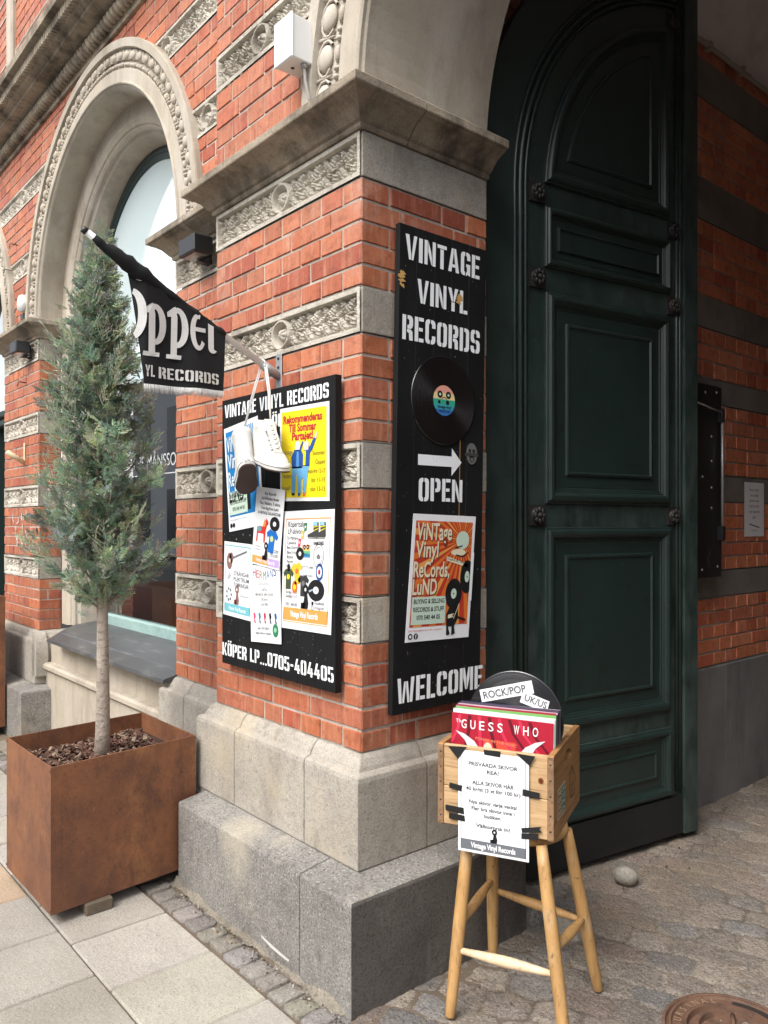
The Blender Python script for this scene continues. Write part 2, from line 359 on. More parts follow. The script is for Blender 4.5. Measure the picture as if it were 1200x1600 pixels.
def ink(r, g, b, k=.85):
    key = (r, g, b)
    if key not in INK:
        m, t, bs = newmat('print_ink'); c = rgb(r, g, b, k)
        L(t, mix(t, mul(t, ramp(t, noise(t, 25, 4), .4, .75), .12), c, (c[0] * .7 + .03, c[1] * .7 + .03, c[2] * .7 + .03, 1)), bs.inputs['Base Color'])
        bs.inputs['Roughness'].default_value = .55; bs.inputs['Specular IOR Level'].default_value = .3; INK[key] = m
    return INK[key]

# ------------------------------------------------------------------ 2D text and stencil glyphs
_tc = {}
def text2d(s, offset=0.0):
    k = (s, offset)
    if k in _tc: return _tc[k]
    cu = bpy.data.curves.new('t', 'FONT'); cu.body = s; cu.size = 1; cu.resolution_u = 3; cu.offset = offset
    o = bpy.data.objects.new('t', cu); SC.collection.objects.link(o)
    dg = bpy.context.evaluated_depsgraph_get(); me = bpy.data.meshes.new_from_object(o.evaluated_get(dg))
    V = np.array([v.co[:2] for v in me.vertices]).reshape(-1, 2); F = [list(p.vertices) for p in me.polygons]
    bpy.data.objects.remove(o); bpy.data.curves.remove(cu); bpy.data.meshes.remove(me)
    _tc[k] = (V, F); return _tc[k]
_V, _ = text2d('H'); CAPH = _V[:, 1].max()
T_ = .20; g_ = .028
def _half(side, x0, x1, y0, y1, xm=None, t=T_, tt=.15, g=g_, r=.15):
    xm = (x0 + x1) / 2 if xm is None else xm; ri = .05
    if side == 'L':
        return [(xm - g, y0), (x0 + r, y0), (x0 + r * .3, y0 + r * .3), (x0, y0 + r), (x0, y1 - r), (x0 + r * .3, y1 - r * .3), (x0 + r, y1), (xm - g, y1), (xm - g, y1 - tt), (x0 + t + ri, y1 - tt), (x0 + t, y1 - tt - ri), (x0 + t, y0 + tt + ri), (x0 + t + ri, y0 + tt), (xm - g, y0 + tt)]
    return [(x0 + x1 - a, b) for a, b in _half('L', x0, x1, y0, y1, x0 + x1 - xm, t, tt, g, r)]
def _r(x0, x1, y0, y1): return [(x0, y0), (x1, y0), (x1, y1), (x0, y1)]
def _hook(w, xm, ylo, top=True):
    p = [(xm + g_, 1), (w - .15, 1), (w - .045, .955), (w, .85), (w, ylo), (w - T_, ylo), (w - T_, .80), (w - T_ - .05, .85), (xm + g_, .85)]
    return p if top else [(a, 1 - b) for a, b in p]
w0 = .58; xm0 = w0 / 2
ST = {
 'O': (w0, [_half('L', 0, w0, 0, 1), _half('R', 0, w0, 0, 1)]),
 '0': (w0, [_half('L', 0, w0, 0, 1), _half('R', 0, w0, 0, 1)]),
 'C': (w0, [_half('L', 0, w0, 0, 1), _hook(w0, xm0, .66), _hook(w0, xm0, .66, False)]),
 'G': (w0, [_half('L', 0, w0, 0, 1), _hook(w0, xm0, .66), [(xm0 + g_, 0), (w0 - T_, 0), (w0 - T_ + .02, .06), (w0, 0), (w0, .5), (xm0 + .04, .5), (xm0 + .04, .37), (w0 - T_, .37), (w0 - T_, .15), (xm0 + g_, .15)]]),
 'D': (w0, [_r(0, T_, 0, 1), _half('R', .04, w0, 0, 1, T_ + .05)]),
 'S': (w0, [_half('L', 0, w0, .43, 1), _half('R', 0, w0, 0, .57), _hook(w0, xm0, .70), [(w0 - a, 1 - b) for a, b in _hook(w0, xm0, .70)]]),
 'R': (w0, [_r(0, T_, 0, 1), _half('R', .04, w0, .46, 1, T_ + .05), [(T_ + .06, .44), (w0 - .12, .44), (w0 - .02, .36), (w0, 0), (w0 - T_, 0), (w0 - T_ - .02, .28), (T_ + .06, .33)]]),
 'P': (w0, [_r(0, T_, 0, 1), _half('R', .04, w0, .40, 1, T_ + .05)]),
 'E': (.5, [_r(0, T_, 0, 1), _r(T_ + .03, .5, .85, 1), _r(T_ + .03, .45, .44, .58), _r(T_ + .03, .5, 0, .15)]),
 'L': (.48, [_r(0, T_, 0, 1), _r(T_ + .03, .48, 0, .16)]),
 'I': (.21, [_r(0, .21, 0, 1)]),
 'N': (.64, [_r(0, .18, 0, 1), _r(.46, .64, 0, 1), [(.21, .98), (.36, .62), (.43, .30), (.43, .02), (.40, .02), (.21, .55)]]),
 'M': (.82, [_r(0, .18, 0, 1), _r(.64, .82, 0, 1), [(.21, 1), (.30, 1), (.40, .55), (.40, .08), (.35, .08), (.21, .6)], [(.61, 1), (.52, 1), (.425, .55), (.425, .08), (.47, .08), (.61, .6)]]),
 'T': (.54, [_r(0, .54, .85, 1), _r(.17, .37, 0, .82)]),
 'V': (.64, [[(0, 1), (.2, 1), (.315, .2), (.315, 0), (.2, 0)], [(.64, 1), (.46, 1), (.345, .2), (.345, 0), (.44, 0)]]),
 'Y': (.62, [[(0, 1), (.2, 1), (.30, .6), (.30, .42), (.21, .42)], [(.62, 1), (.42, 1), (.33, .6), (.33, .42), (.41, .42)], _r(.21, .41, 0, .39)]),
 'A': (.66, [[(0, 0), (.2, 0), (.315, .8), (.315, 1), (.2, 1)], [(.66, 0), (.46, 0), (.345, .8), (.345, 1), (.46, 1)], _r(.24, .42, .2, .33)]),
 'K': (.62, [_r(0, T_, 0, 1), [(T_ + .04, .44), (.42, 1), (.62, 1), (.36, .52), (.62, 0), (.42, 0), (T_ + .04, .38)]]),
 'W': (.92, [[(0, 1), (.18, 1), (.23, .3), (.25, 0), (.1, 0)], [(.28, 0), (.27, .2), (.36, .85), (.45, .85), (.45, .62), (.37, 0)], [(.92, 1), (.74, 1), (.69, .3), (.67, 0), (.82, 0)], [(.64, 0), (.65, .2), (.56, .85), (.475, .85), (.475, .62), (.55, 0)]]),
 '7': (.5, [_r(0, .5, .84, 1), [(.26, .81), (.5, .81), (.32, 0), (.12, 0)]]),
 '5': (.56, [_r(0, .5, .85, 1), _r(0, .2, .5, .83), _half('R', 0, .56, 0, .62), [(0, .26), (.2, .26), (.2, .15), (.25, .15), (.25, 0), (.12, 0), (0, .12)]]),
 '4': (.6, [[(0, .2), (.22, 1), (.4, 1), (.22, .34), (.3, .34), (.3, .2)], _r(.34, .52, 0, .6), _r(.54, .6, .2, .34)]),
 '-': (.34, [_r(.02, .32, .4, .55)]), '.': (.2, [_r(.02, .18, 0, .15)]), ' ': (.26, []),
}
ST['Ö'] = (w0, ST['O'][1] + [_r(.06, .24, 1.07, 1.2), _r(.34, .52, 1.07, 1.2)])

class Flat:
    """flat printed layers on a plane: O origin, U right, V up, N out"""
    def __init__(s, O, U, V, N, base=.0):
        s.O, s.U, s.V, s.N = Vector(O), Vector(U).normalized(), Vector(V).normalized(), Vector(N).normalized(); s.base = base; s.parts = {}; s.order = []
        s.warp = None
    def P(s, u, v, h): return s.O + s.U * u + s.V * v + s.N * (s.base + h)
    def _mb(s, part, m):
        if part not in s.parts: s.parts[part] = (MB(), [])
        mb, ms = s.parts[part]
        if m not in ms: ms.append(m)
        return mb, ms.index(m)
    def poly(s, pts, m, part='print', layer=1):
        mb, mi = s._mb(part, m); mb.add([s.P(u, v, layer * .00035) for u, v in pts], [list(range(len(pts)))], None, mi)
    def rect(s, x0, x1, y0, y1, m, part='print', layer=1): s.poly(_r(x0, x1, y0, y1), m, part, layer)
    def disc(s, cx, cy, r, m, part='print', layer=1, ry=None, n=28, r0=0):
        ry = ry or r
        if r0 <= 0: s.poly([(cx + r * math.cos(6.28318 * i / n), cy + ry * math.sin(6.28318 * i / n)) for i in range(n)], m, part, layer)
        else:
            for i in range(n):
                a, b = 6.28318 * i / n, 6.28318 * (i + 1) / n
                s.poly([(cx + r0 * math.cos(a), cy + r0 * ry / r * math.sin(a)), (cx + r * math.cos(a), cy + ry * math.sin(a)), (cx + r * math.cos(b), cy + ry * math.sin(b)), (cx + r0 * math.cos(b), cy + r0 * ry / r * math.sin(b))], m, part, layer)
    def line(s, pts, w, m, part='print', layer=2):
        for (a, b), (c, d) in zip(pts[:-1], pts[1:]):
            q = Vector((c - a, d - b)); n = Vector((-q.y, q.x)).normalized() * w / 2
            s.poly([(a + n.x, b + n.y), (a - n.x, b - n.y), (c - n.x, d - n.y), (c + n.x, d + n.y)], m, part, layer)
    def text(s, st, x, y, h, m, part='lettering', layer=3, w=None, bold=0.0, align='L', rot=0.0, shear=0.0):
        V, F = text2d(st, bold)
        if not len(V): return
        k = h / CAPH; X = V[:, 0] - V[:, 0].min(); Y = V[:, 1]; ww = X.max() * k; kx = k if w is None else k * w / ww; ww = X.max() * kx
        a = 0 if align == 'L' else (-ww / 2 if align == 'C' else -ww)
        c, sn = math.cos(R(rot)), math.sin(R(rot)); px = X * kx + a + Y * k * shear; py = Y * k
        mb, mi = s._mb(part, m)
        mb.add([s.P(x + p * c - q * sn, y + p * sn + q * c, layer * .00035) for p, q in zip(px, py)], F, None, mi)
    def stencil(s, st, x, y, h, w, m, part='lettering', layer=1, gap=.10, rise=0.0, slant=0.0):
        tot = sum(ST[c][0] + gap for c in st) - gap; k = w / tot; cx = 0; mb, mi = s._mb(part, m)
        for c in st:
            gw, ps = ST[c]
            j = random.uniform(-.015, .015) * h
            for p in ps:
                mb.add([s.P(x + (cx + a) * k + slant * b * h, y + b * h + j + rise * (cx + a) / tot, layer * .00035) for a, b in p], [list(range(len(p)))], None, mi)
            cx += gw + gap
    def build(s, parent):
        r = []
        for part, (mb, ms) in s.parts.items(): r.append(mb.build(part, ms, parent))
        return r
# ================================================================== THE BUILDING
B = thing('brick_building', 'red brick building with carved stone bands, round arched windows and an open green gate', 'building')
YB = .12                      # plane of the bays; the corner pier stands proud at y = 0
BC = [(.43, .135, .066), (.46, .152, .076), (.40, .115, .058), (.44, .155, .085), (.36, .092, .052), (.48, .15, .066), (.41, .13, .075), (.45, .16, .085)]
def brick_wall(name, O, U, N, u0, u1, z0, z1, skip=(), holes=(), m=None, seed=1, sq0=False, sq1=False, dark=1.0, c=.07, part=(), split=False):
    rnd = random.Random(seed); mb = MB(); O = Vector((O[0], O[1], 0)); U = Vector((U[0], U[1], 0)); N = Vector((N[0], N[1], 0))
    def P(u, z, h): p = O + U * u + N * h; return (p.x, p.y, z)
    zs = []; blocks = []; zc = z0
    for a, b in sorted(skip):
        if a > zc: blocks.append((zc, min(a, z1)))
        zc = max(zc, b)
    if zc < z1: blocks.append((zc, z1))
    for pa, pb, _ in part:          # rows level with a carved panel
        nb = []
        for a, b in blocks: nb += [q for q in ((a, min(b, pa)), (max(a, pa), min(b, pb)), (max(a, pb), b)) if q[1] - q[0] > .01] if a < pb and b > pa else [(a, b)]
        blocks = nb
    if split and len(blocks) > 1:
        for i, (a, b) in enumerate(blocks): brick_wall(name, O, U, N, u0, u1, a, b, (), holes, m, seed * 10 + i, sq0, sq1, dark, c)
        return
    for a, b in blocks:
        n = max(1, round((b - a) / c)); ch = (b - a) / n
        for i in range(n): zs.append((a + i * ch, a + (i + 1) * ch))
    for r, (za, zb) in enumerate(zs):
        iv = [(u0, u1)]
        for cu, cz, rm in holes:
            d = min(abs(za - cz), abs(zb - cz)) if za > cz else 0
            if zb < cz - .001 or d >= rm: continue
            w = math.sqrt(rm * rm - d * d); nv = []
            for p, q in iv:
                if cu - w > p: nv.append((p, min(q, cu - w)))
                if cu + w < q: nv.append((max(p, cu + w), q))
            iv = [x for x in nv if x[1] - x[0] > .015]
        for pa, pb, pv in part:
            if za >= pa - .002 and zb <= pb + .002:
                for x, y in pv:
                    nv = []
                    for p, q in iv:
                        if x > p: nv.append((p, min(q, x)))
                        if y < q: nv.append((max(p, y), q))
                    iv = [e for e in nv if e[1] - e[0] > .015]
        for (p, q) in iv:
            V = [P(u, z, h) for h in (-.15, -.005) for z in (za, zb) for u in (p + (.0065 if sq0 and p == u0 else 0), q - (.02 if sq1 and q == u1 else 0))]
            mb.add(V, [(0, 2, 3, 1), (4, 5, 7, 6), (0, 1, 5, 4), (2, 6, 7, 3), (0, 4, 6, 2), (1, 3, 7, 5)], (1, 1, 1), 1)
            u = p; first = True; lens = []
            head = (r % 2 == 0)
            if not head: lens.append(rnd.choice((.06, .18, .12)))
            tot = sum(lens)
            while tot < q - p:
                l = .1215 if (head and rnd.random() < .93) or (not head and rnd.random() < .12) else .243
                lens.append(l); tot += l
            if r % 2: lens = lens
            for l in lens:
                e = min(u + l, q); 
                if q - e < .045: e = q
                if e - u > .03:
                    a = u + (rnd.uniform(.0028, .0046) if u > p else 0.0); b = e - (rnd.uniform(.0028, .0046) if e < q else 0.0)
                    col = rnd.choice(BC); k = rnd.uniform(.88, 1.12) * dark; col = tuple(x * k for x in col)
                    o = rnd.uniform(-.0016, .0014); bv = .003
                    ba = .006 if (sq0 and u == p == u0) else bv
                    j = lambda: rnd.uniform(-.0014, .0014)
                    lo, hi = za + .0037 + j(), zb - .0037 + j()
                    aa = a + (.006 if (sq0 and u == p == u0) else 0)
                    fa = aa if (sq0 and u == p == u0) else a + bv
                    fb = b - bv
                    V = [P(fa, lo + bv, o + j()), P(fb, lo + bv, o + j()), P(fb, hi - bv, o + j()), P(fa, hi - bv, o + j()),
                         P(aa, lo, -.0062), P(b, lo, -.0062), P(b, hi, -.0062), P(aa, hi, -.0062)]
                    mb.add(V, [(0, 1, 2, 3), (4, 5, 1, 0), (5, 6, 2, 1), (6, 7, 3, 2), (7, 4, 0, 3)], col, 0)
                u = e
                if u >= q: break
    return mb.build(name, [BRICK, m or MORT], B)

def relief(u, v, medal, seed=0):
    """height 0..1 of a carved leaf frieze; u in metres, v in -1..1"""
    h = np.zeros_like(u); p = .098; hv = .058
    h = np.maximum(h, .55 * np.exp(-((v * hv - .004 * np.sin(u * 2 * np.pi / p)) / .0045) ** 2))
    for sgn, off in ((1, 0), (-1, .5)):
        k0 = np.floor(u / p - off)
        for dk in (-1, 0, 1, 2):
            c = (k0 + dk + off) * p
            for (cx, cv, an, la, lb) in ((.030, .56, 46, .041, .0175), (-.012, .60, 112, .032, .0150), (.062, .22, 22, .026, .0095)):
                dx = u - c - cx; dy = v * hv * sgn - cv * hv; a = np.radians(an)
                X = dx * np.cos(a) + dy * np.sin(a); Y = -dx * np.sin(a) + dy * np.cos(a)
                e = 1 - (X / la) ** 2 - (Y / (lb * (1 - .35 * X / la))) ** 2
                leaf = np.where(e > 0, np.sqrt(np.clip(e, 0, 1)) * (.95 - .45 * np.exp(-(Y / .0022) ** 2)) * (.8 + .2 * np.cos(X * 500)), 0)
                h = np.maximum(h, leaf)
            dx = u - c + .047; dy = v * hv * sgn - .74 * hv
            h = np.maximum(h, .8 * np.sqrt(np.clip(1 - (dx ** 2 + dy ** 2) / .0085 ** 2, 0, 1)))
    if medal is not None:
        d = np.hypot(u - medal, v * hv * 1.02)
        r = np.where(d < .062, .0, h); ring = np.clip(1.25 - ((d - .053) / .0095) ** 2, 0, 1.15)
        bud = 1.25 * np.sqrt(np.clip(1 - (d / .028) ** 2, 0, 1)) * (.85 + .15 * np.cos(6 * np.arctan2(v * hv, u - medal)))
        h = np.maximum(np.maximum(r, ring), bud)
    return h
def carved_band(O, U, N, u0, u1, z0, z1, medal=None, step=.0037, relief_depth=.025):
    O = Vector((O[0], O[1], 0)); Uv = Vector((U[0], U[1], 0)); Nv = Vector((N[0], N[1], 0))
    nu = max(4, int((u1 - u0) / step)); nv = max(4, int((z1 - z0) / step))
    u, z = np.meshgrid(np.linspace(u0, u1, nu), np.linspace(z0, z1, nv), indexing='ij')
    b = .017; fl = -.027; v = (z - (z0 + z1) / 2) / ((z1 - z0) / 2 - b)
    inside = np.minimum(np.minimum(u - u0 - b, u1 - b - u), np.minimum(z - z0 - b, z1 - b - z))
    t = np.clip(inside / .003, 0, 1); h = relief(u, v, medal)
    H = (1 - t) * .002 + t * (fl + relief_depth * h)
    H += np.random.normal(0, .0004, H.shape)
    P = np.array(O)[None, None] + u[..., None] * np.array(Uv) + H[..., None] * np.array(Nv); P[..., 2] = z
    o = grid_mesh(P, 'carved_band', CARV, B, smooth=False); 
    return o
FR, RT = (0, -1), (1, 0)       # outward normals of the front and of the reveal
BANDS = [(1.039, 1.189), (1.539, 1.689), (2.039, 2.189), (2.539, 2.689)]
ZB = .689
# --- corner pier
brick_wall('brick_pier', (0, 0), (1, 0), FR, -.95, 0, ZB, 2.539, BANDS, split=True, seed=11, sq1=True)
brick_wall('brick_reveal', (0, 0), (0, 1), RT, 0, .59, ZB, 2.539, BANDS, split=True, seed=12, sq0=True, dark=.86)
for a, b in BANDS: carved_band((0, 0), (1, 0), FR, -.95, -.004, a + .003, b - .003, -.475)
for a, b in BANDS:
    MB().box(-.10, .0015, .0315, .59, a + .003, b - .003).box(-.0165, .0015, .006, .0312, a + .003, b - .003).build('stone_band', GRAN, B)
    MB().box(-.95, -.105, .0315, .2, a + .003, b - .003).build('band_core', GRAN, B)
# --- pilaster beside the window, and the pier to its left
brick_wall('brick_pilaster', (0, YB), (1, 0), FR, -1.575, -.9, ZB, 2.539, BANDS, split=True, seed=13, sq0=False)
for a, b in BANDS: carved_band((0, YB), (1, 0), FR, -1.575, -.952, a + .003, b - .003, -1.27)
brick_wall('brick_pier', (0, YB), (1, 0), FR, -4.5, -3.67, ZB, 2.539, BANDS, split=True, seed=14, sq1=True)
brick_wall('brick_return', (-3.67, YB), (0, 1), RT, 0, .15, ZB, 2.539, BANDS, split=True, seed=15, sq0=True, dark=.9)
for a, b in BANDS: carved_band((0, YB), (1, 0), FR, -4.5, -3.674, a + .003, b - .003, -4.08, .007)
for a, b in BANDS:
    MB().box(-3.8, -3.6685, YB + .0315, YB + .15, a + .003, b - .003).box(-3.686, -3.6685, YB + .006, YB + .0312, a + .003, b - .003).build('stone_band', GRAN, B)
    MB().box(-1.575, -.952, YB + .0315, YB + .2, a + .003, b - .003).build('band_core', GRAN, B); MB().box(-4.5, -3.81, YB + .0315, YB + .2, a + .003, b - .003).build('band_core', GRAN, B)
# --- bricks above the imposts, under the string course, with the arches cut out
W1, W2, ZS = -2.58, -5.51, 2.83           # window arch centres, springing
GX, GZ, GR = 1.15, 2.82, 1.15             # gate arch
UB = [(3.19, 3.34), (3.69, 3.84)]
def arch_u(z, cx, r): return math.sqrt(max(0, r * r - (z - ZS + .03) ** 2))
pa1, pa2 = [], []
for a, b in UB:
    g1 = GX - math.sqrt(1.44 ** 2 - (a - GZ + .02) ** 2) + .02
    pa2.append((a, b, [(-.952, g1)])); carved_band((0, .001), (1, 0), FR, -.95, g1, a + .002, b - .002, -.62)
    iv = []
    for cx, hi in ((W1, -.952), (W2, None)):
        w = arch_u(b, cx, 1.27); x0 = cx + w; x1 = hi if hi else W1 - w
        iv.append((x0, x1)); carved_band((0, YB + .001), (1, 0), FR, x0 - .03, x1 if hi else x1 + .03, a + .002, b - .002, (x0 + .16) if hi else (x0 + x1) / 2, .006)
    pa1.append((a, b, iv))
brick_wall('brick_wall', (0, YB), (1, 0), FR, -8.0, -.90, 2.80, 4.14, (), [(W1, ZS, 1.17), (W2, ZS, 1.17)], seed=21, part=pa1)
brick_wall('brick_wall', (0, 0), (1, 0), FR, -.95, 3.4, 2.81, 4.14, (), [(GX, GZ, 1.43)], seed=22, part=pa2)
brick_wall('brick_wall', (0, YB), (1, 0), FR, -8.0, 3.4, 4.34, 6.8, (), seed=23, m=MORT)
for a, b in ((4.75, 4.9), (5.25, 5.4)):
    carved_band((0, YB - .0035), (1, 0), FR, -4.2, -2.2, a, b, -3.2, .008); carved_band((0, YB - .0035), (1, 0), FR, -5.9, -4.35, a, b, -5, .01)
mb = MB(); mb.box(-4.35, -4.2, YB - .03, YB + .1, 4.34, 6.8, bev=.01); mb.box(-2.2, -2.05, YB - .03, YB + .1, 4.34, 6.8, bev=.01); mb.build('window_surround', LIME, B)
# --- stone bases: mitred mouldings split into blocks with fine joints
def path_cut(path, joints):
    """split polyline at arc-length joints with a 3 mm gap"""
    Ls = [0]
    for a, b in zip(path[:-1], path[1:]): Ls.append(Ls[-1] + math.hypot(b[0] - a[0], b[1] - a[1]))
    def at(s):
        for i in range(len(path) - 1):
            if s <= Ls[i + 1] + 1e-9:
                t = (s - Ls[i]) / (Ls[i + 1] - Ls[i]); return tuple(path[i][k] + (path[i + 1][k] - path[i][k]) * t for k in (0, 1))
    cuts = [0] + sorted(joints) + [Ls[-1]]; out = []
    for i, (a, b) in enumerate(zip(cuts[:-1], cuts[1:])):
        a2 = a + (.002 if i > 0 else 0); b2 = b - (.002 if i < len(cuts) - 2 else 0)
        out.append([at(a2)] + [p for p, l in zip(path, Ls) if a2 + .004 < l < b2 - .004] + [at(b2)])
    return out
UPPER = [(0.0, .346), (.057, .346), (.060, .350), (.060, .618), (.057, .632), (.046, .639), (.034, .642), (.030, .654), (.016, .676), (.0, .689)]
UPPER = [(-.08, .346)] + UPPER[1:-1] + [(.003, .688), (-.08, .690)]
PLINTH = [(-.08, -.05), (.178, -.05), (.178, .318), (.174, .327), (.0615, .345), (-.08, .345)]
XY = lambda u, v, h: (u, v, h)
def stone_base(path, jU, jP, pp=None):
    mb = MB()
    for q in path_cut(path, jU): loft(q, UPPER, mb, XY, caps=True)
    mb.build('stone_base', GRAN, B); mb = MB()
    for q in path_cut(pp or path, jP):
        n0 = len(mb.f); loft(q, PLINTH, mb, XY, caps=True)
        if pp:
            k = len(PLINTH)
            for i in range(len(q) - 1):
                if abs(q[i + 1][0] - q[i][0]) < 1e-6:  # passage-facing sides get the copy darkened for dirt and shade
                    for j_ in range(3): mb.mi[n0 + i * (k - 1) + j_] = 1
    mb.build('stone_plinth', [GRAND, GRIME_SHADE], B)
    mb = MB(); loft(path, [(-.08, .30), (.054, .30), (.054, .62), (-.08, .66)], mb, XY, caps=True); loft(pp or path, [(-.08, -.02), (.171, -.02), (.171, .31), (.054, .338), (-.08, .338)], mb, XY, caps=True); mb.build('joint_mortar', MORTD, B)
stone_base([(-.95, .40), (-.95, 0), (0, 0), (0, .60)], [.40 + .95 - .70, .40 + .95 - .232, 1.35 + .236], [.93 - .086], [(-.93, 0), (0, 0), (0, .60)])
stone_base([(-1.575, .42), (-1.575, YB), (-.95, YB)], [.50], [])
stone_base([(-4.55, .4), (-4.55, YB), (-3.62, YB), (-3.62, .42)], [.28 + .48], [])
brick_wall('brick_pier', (0, YB), (1, 0), FR, -8.0, -6.6, ZB, 2.539, BANDS, split=True, seed=16, sq1=True)
for a, b in BANDS: carved_band((0, YB), (1, 0), FR, -8.0, -6.604, a + .003, b - .003, -7.2, .01); MB().box(-8.0, -6.61, YB + .0315, YB + .2, a + .003, b - .003).build('band_core', GRAN, B)
stone_base([(-8.0, YB), (-6.55, YB), (-6.55, .42)], [.7], [])
# wall below the window sill, with a ledge
mb = MB(); mb.box(-3.66, -1.55, .13, .6, -.05, .44, bev=.006); mb.box(-3.66, -1.55, .16, .6, .489, .66)
mb.box(-3.62, -1.58, .105, .6, .443, .49, bev=.012); mb.build('sill_wall', LIME, B)
# --- cornices (imposts)
COR = [(-.05, 2.688), (.010, 2.688), (.014, 2.694), (.014, 2.704), (.024, 2.710), (.034, 2.722), (.050, 2.740), (.074, 2.754), (.090, 2.760), (.096, 2.766), (.105, 2.768), (.107, 2.772), (.107, 2.795), (.102, 2.800), (-.05, 2.812)]
def cornice(path, joints=()):
    mb = MB()
    for q in path_cut(path, list(joints)): loft(q, COR, mb, XY, caps=True)
    mb.build('cornice', SOOT, B)
cornice([(-.95, .25), (-.95, 0), (0, 0), (0, .592)], [.25 + .95 + .19])
cornice([(-1.575, .45), (-1.575, YB), (-.95, YB)], [.62])
cornice([(-4.5, .45), (-4.5, YB), (-3.67, YB), (-3.67, .40)])
cornice([(-8.0, YB), (-6.6, YB), (-6.6, .4)])
# --- string course with rope moulding
mb = MB(); A, Z = [(-9, YB), (3.5, YB)], 4.12
loft(A, [(-.05, Z), (.016, Z), (.022, Z + .01), (.016, Z + .022), (.02, Z + .03), (.02, Z + .112), (.10, Z + .118), (.13, Z + .122), (.135, Z + .14), (.16, Z + .15), (.19, Z + .19), (.20, Z + .225), (.235, Z + .23), (.24, Z + .27), (.10, Z + .30), (-.05, Z + .30)], mb, XY, caps=True)
x = -8.9
while x < 0.5:
    Mx = Matrix.Rotation(R(58), 3, 'Y')
    mb.ell((x, YB - .028, Z + .071), (.052, .043, .026), Mx, 10, 6); x += .046
x = -8.9
while x < 0:
    mb.box(x, x + .016, YB - .205, YB - .165, Z + .158, Z + .215, bev=.004); x += .034
mb.build('string_course', SOOT, B)
# --- arches
def arch_loft(cx, cz, r, prof, mb, a0=180, a1=0, n=48, zb=None, col=None):
    """profile [(radial offset outward from r, y)] swept round the arch, optionally down the jambs to zb"""
    pts = []
    for i in range(n + 1):
        a = R(a0 + (a1 - a0) * i / n); pts.append((math.cos(a), math.sin(a), cz))
    if zb is not None: pts = [(-1, 0, zb)] + pts + [(1, 0, zb)]
    V = []; k = len(prof)
    for c, s_, z in pts:
        for o, y in prof: V.append((cx + (r + o) * c, y, z + (r + o) * s_))
    F = [(i * k + j, (i + 1) * k + j, (i + 1) * k + j + 1, i * k + j + 1) for i in range(len(pts) - 1) for j in range(k - 1)]
    mb.add(V, F, col, 0, False)
    F2 = [list(range(k)), [(len(pts) - 1) * k + j for j in range(k)]]
    mb.add([V[i] for i in range(k)], [list(range(k))]); mb.add(V[-k:], [list(range(k))])
def eggs(mb, cx, cz, r, y, pitch, w, a0, a1, bead):
    n = int(r * R(a1 - a0) / pitch)
    for i in range(n):
        a = R(a0) + (i + .5) * R(a1 - a0) / n; M = Matrix.Rotation(-a + math.pi / 2, 3, 'Y')
        p = lambda rr, aa, yy=0: (cx + rr * math.cos(aa), y + yy, cz + rr * math.sin(aa))
        mb.ell(p(r, a), (pitch * .36, .016, w * .42), M, 10, 6)
        da = pitch / r / 2
        pts = [p(r + w * .5 * math.cos(t), a + da * .92 * math.sin(t)) for t in np.linspace(-2.4, 2.4, 9)]
        mb.tube(pts, .0055, 5, caps=False)
        mb.tube([p(r + w * .48, a + da), p(r - w * .48, a + da)], [.009, .003], 5)
        if bead:
            mb.ell(p(r - w * .78, a), (pitch * .24, .011, .0115), M, 8, 5)
            for q in (-.78, .78): mb.ell(p(r - w * .78, a + da * q), (.009, .012, .0135), M, 8, 5)
def window_arch(cx, jamb_z, near):
    mb = MB()
    arch_loft(cx, ZS - .03, 1.05, [(0, .265), (0, YB), (.004, .112), (.014, .104), (.018, .094), (.026, .092), (.03, .099), (.03, .103), (.095, .103), (.098, .110), (.122, .110), (.126, .116), (.192, .116), (.197, .088), (.24, .086), (.243, .094), (.243, .2)], mb)
    eggs(mb, cx, ZS - .03, 1.05 + .160, .108, .092, .060, 0, 180, True)
    mb.build('archivolt', LIME, B)
    mb = MB()
    arch_loft(cx, ZS - .03, .90, [(-.06, .46), (-.045, .43), (-.02, .33), (0, .315), (.0, .300), (.012, .288), (.02, .285), (.026, .275), (.04, .268), (.05, .262), (.155, .262), (.155, .5)], mb, zb=jamb_z)
    mb.build('window_reveal', LIME, B)
for cx, zb in ((W1, .73), (W2, .0)): window_arch(cx, zb, True)
# gate archivolt with its smooth soffit
mb = MB(); arch_loft(GX, GZ - .02, GR, [(0, .592), (0, .012), (.006, .004), (.006, -.008), (.014, -.014), (.032, -.014), (.034, -.006), (.115, -.006), (.118, .002), (.150, .002), (.152, .006), (.248, .006), (.252, -.022), (.30, -.026), (.304, -.018), (.304, .1)], mb, n=64)
eggs(mb, GX, GZ - .02, GR + .200, -.002, .128, .088, 0, 180, True)
mb.build('archivolt', LIME, B)
mb = MB(); mb.box(-.05, .0, .30, .592, 2.75, 2.80); mb.build('impost_bed', GRAN, B)
